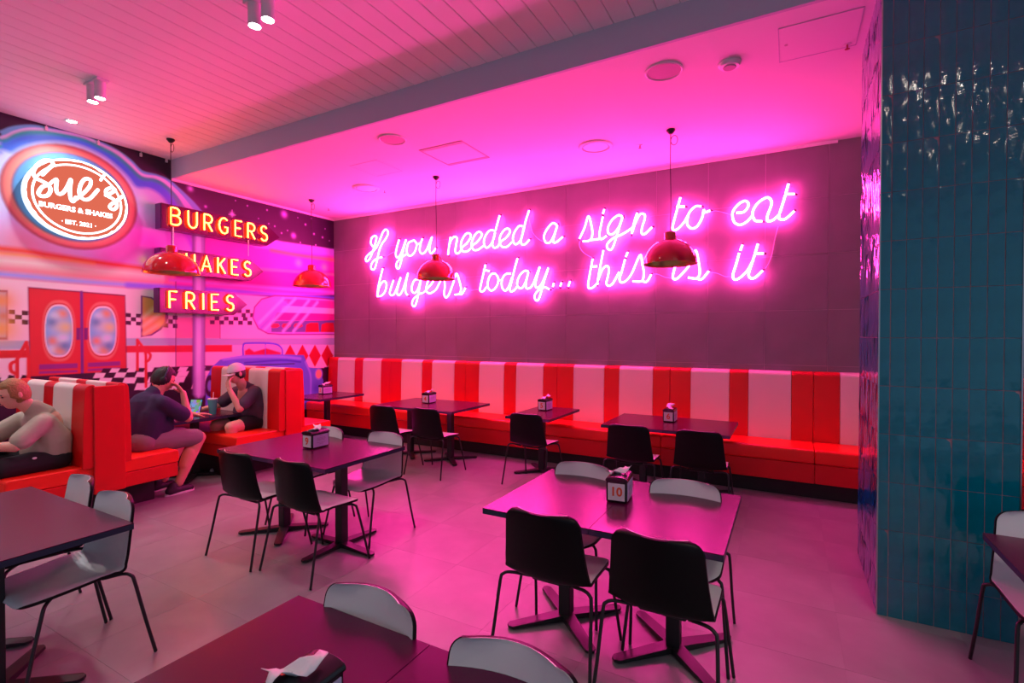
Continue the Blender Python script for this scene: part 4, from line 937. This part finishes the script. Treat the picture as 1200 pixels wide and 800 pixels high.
# --- man in white cap, facing -y
X0, Y0 = -6.02, 4.0
t = thing('person', 'man in a white cap and dark t-shirt with a hand at his mouth', 'person', (X0, Y0, 0))
hc = L(-6.0, 3.79, 1.22); b = MB(); R = head(b, hc, PI-.15, .22, 1.02)
cap_(b, L(-6.02, 3.90, 1.02), L(-6.0, 3.82, 1.14), .062, .056); limb(b, [L(-6.02, 4.0, .62), L(-6.02, 3.96, .95)], [.13, .13])
armL = [L(-5.86, 3.93, .975), L(-5.83, 3.72, .80), L(-5.95, 3.665, 1.04)]; armR = [L(-6.20, 3.92, .97), L(-6.28, 3.72, .81), L(-6.30, 3.50, .775)]
limb(b, armL, [.052, .043, .028]); limb(b, armR, [.052, .042, .028])
hand(b, armL[2], (-.3, .0, 1), (0, -1, .1), -1, .95, 1.0); hand(b, armR[2], (.25, -1, .05), (0, 0, 1), -1, .35, 1.0)
for sx_ in (-1, 1):
    hx = -6.02+sx_*.10; kx = -6.02+sx_*.15; limb(b, [L(hx, 4.02, .60), L(kx, 3.63, .585), L(kx, 3.70, .12)], [.092, .068, .042]); cap_(b, L(kx, 3.68, .42), L(kx, 3.69, .3), .060, .054)
fuse(b, 'body', M_skin2, t, .0065, 4)
h = MB()
for sx_ in (-1, 0, 1): limb(h, [L(-6.02+sx_*.08, 4.03, .60), L(-6.02+sx_*.10, 4.0, .80), L(-6.02+sx_*.12, 3.96, .975)], [.125, .13, .085 if sx_ else .11])
ell(h, L(-6.02, 3.93, .73), (.17, .15, .15)); cap_(h, L(-6.02, 3.93, 1.0), L(-6.02, 3.91, 1.05), .092, .072)
for A in (armL, armR): cap_(h, A[0], A[0]+(A[1]-A[0])*.72, .075, .076)
fuse(h, 'shirt', M_plum, t, .011, 6)
h = MB(); limb(h, [L(-6.12, 4.03, .60), L(-5.92, 4.03, .60)], [.12, .12])
for sx_ in (-1, 1): limb(h, [L(-6.02+sx_*.10, 4.03, .60), L(-6.02+sx_*.13, 3.82, .60)], [.112, .096])
fuse(h, 'shorts', M_bshort, t, .011, 5)
hair(t, hc, R, 1.02, M_hairk, puff=1.03); face_bits(t, hc, R, 1.02)
cp = MB()
def cf(u, p): 
    if u.z < .05: p = p*Vector((1, 1, 0)); p.z = .004
    return p
ell(cp, hc+R @ Vector((0, -.004, .032)), (.088, .108, .102), R, 30, 20, lambda u, p: Vector((p.x, p.y, max(p.z, -.004))))
co = cp.obj('cap', M_cap, t, smooth=True)
br = MB(); pts = [(.070*math.cos(a), .085+.085*math.sin(a)) for a in np.linspace(0, PI, 14)]+[(-.072, .04), (.072, .04)]
V = [hc+R @ Vector((p[0], p[1], .035-.9*p[0]**2*6-(p[1]-.05)*.15+dz)) for dz in (0, .006) for p in pts]; n = len(pts)
br.add(V, [tuple(range(n)), tuple(range(2*n-1, n-1, -1))]+[(i, (i+1) % n, (i+1) % n+n, i+n) for i in range(n)]); br.obj('brim', M_cap, co)
for sx_ in (-1, 1): shoe(t, L(-6.02+sx_*.15, 3.82, 0), PI, m=mat('pale_shoe', (.35, .35, .42), .6))
# --- blond man at the left edge, facing -y
X0, Y0 = -5.80, 1.9
t = thing('person', 'blond man in a beige t-shirt and black shorts bent over the left booth table', 'person', (X0, Y0, 0))
hc = L(-5.80, 1.69, 1.195); b = MB(); R = head(b, hc, PI+.05, .30, 1.04)
cap_(b, L(-5.80, 1.85, 1.0), L(-5.80, 1.75, 1.11), .064, .058); limb(b, [L(-5.80, 1.93, .62), L(-5.80, 1.88, .92)], [.13, .13])
armL = [L(-5.62, 1.81, .94), L(-5.60, 1.63, .775), L(-5.78, 1.44, .785)]; armR = [L(-5.99, 1.80, .94), L(-6.06, 1.60, .80), L(-5.98, 1.42, .90)]
limb(b, armL, [.054, .045, .029]); limb(b, armR, [.054, .044, .029])
hand(b, armL[2], (-.6, -.8, .1), (0, 0, 1), -1, .3); hand(b, armR[2], (.2, -.3, .9), (0, -1, 0), -1, .5)
for sx_ in (-1, 1):
    hx = -5.80+sx_*.10; kx = -5.80+sx_*.14; limb(b, [L(hx, 1.93, .61), L(kx, 1.50, .585), L(kx, 1.50, .12)], [.095, .068, .042]); cap_(b, L(kx, 1.52, .42), L(kx, 1.515, .3), .060, .052)
fuse(b, 'body', M_skin2, t, .0065, 4)
h = MB()
for sx_ in (-1, 0, 1): limb(h, [L(-5.80+sx_*.08, 1.93, .60), L(-5.80+sx_*.10, 1.92, .78), L(-5.80+sx_*.125, 1.85, .93)], [.115, .125, .088 if sx_ else .115])
ell(h, L(-5.80, 1.86, .70), (.17, .14, .15)); cap_(h, L(-5.80, 1.87, .99), L(-5.80, 1.81, 1.06), .100, .075)
for A in (armL, armR): cap_(h, A[0], A[0]+(A[1]-A[0])*.74, .078, .080)
fuse(h, 'shirt', M_beige, t, .011, 6)
h = MB(); limb(h, [L(-5.90, 1.93, .605), L(-5.70, 1.93, .605)], [.115, .115])
for sx_ in (-1, 1): limb(h, [L(-5.80+sx_*.10, 1.93, .60), L(-5.80+sx_*.135, 1.58, .59)], [.108, .092])
sh_ = fuse(h, 'shorts', M_bshort, t, .011, 5)
lg = MB(); ell(lg, L(-5.585, 1.75, .655), (.004, .016, .010), None, 12, 8); lg.obj('shorts_logo', M_card, sh_)
hair(t, hc, R, 1.04, M_hairb, puff=1.07); face_bits(t, hc, R, 1.04)
for sx_ in (-1, 1): shoe(t, L(-5.80+sx_*.14, 1.62, 0), PI)

# ================================================================ SMALL THINGS ON TABLES
t = thing('drink_cup', 'teal paper cup with a straw in front of the man in the white cap', 'cup', (-6.15, 3.58, .73))
shade_auto(MB().lathe([(0, .001), (.036, .001), (.054, .178), (.0565, .180), (.0565, .185), (.052, .185), (.048, .179), (0, .179)], n=28).obj('cup_body', M_cup, t), 40)
shade_auto(MB().lathe([(.0575, .181), (.0585, .192), (.046, .197), (0, .197)], n=28).obj('lid', mat('clear_lid', (.7, .72, .75), .2), t), 40)
MB().tube([(.004, 0, .12), (.012, .004, .27)], .0045, 8).obj('straw', M_card, t)
t = thing('tablet', 'dark tablet with a lit screen propped up before the man in navy', 'tablet', (-6.20, 3.38, .73), .45)
tb_ = MB().box(-.078, .078, -.005, .005, 0, .205).obj('tablet_case', M_holder, t, bevel=.003); tb_.rotation_euler = (-.35, 0, 0); tb_.location = (0, 0, .003)
sc = MB().box(-.069, .069, -.0065, -.005, .010, .195)
m = bpy.data.materials.new('screen'); m.use_nodes = True; nt = m.node_tree; bs = nt.nodes['Principled BSDF']
tc = nt.nodes.new('ShaderNodeTexCoord'); vo = nt.nodes.new('ShaderNodeTexVoronoi'); vo.distance = 'CHEBYCHEV'; vo.inputs['Scale'].default_value = 22; nt.links.new(tc.outputs['Object'], vo.inputs['Vector'])
mx = nt.nodes.new('ShaderNodeMix'); mx.data_type = 'RGBA'; mx.blend_type = 'MULTIPLY'; mx.inputs[0].default_value = 1; mx.inputs[7].default_value = (.35, .6, 1, 1); nt.links.new(vo.outputs['Color'], mx.inputs[6])
nt.links.new(mx.outputs[2], bs.inputs['Emission Color']); bs.inputs['Emission Strength'].default_value = 1.1; bs.inputs['Base Color'].default_value = (.02, .02, .03, 1)
sc.obj('screen', m, tb_)
st2 = MB().box(-.04, .04, .0, .06, 0, .004).obj('kickstand', M_holder, t)
tag(MB().box(-.10, .10, -.13, .13, 0, .012).obj('serving_tray', mat('orange_tray', lin((235, 90, 30)), .4)), 'flat orange tray on the blond man\'s table', 'tray').location = (-6.02, 1.45, .731)
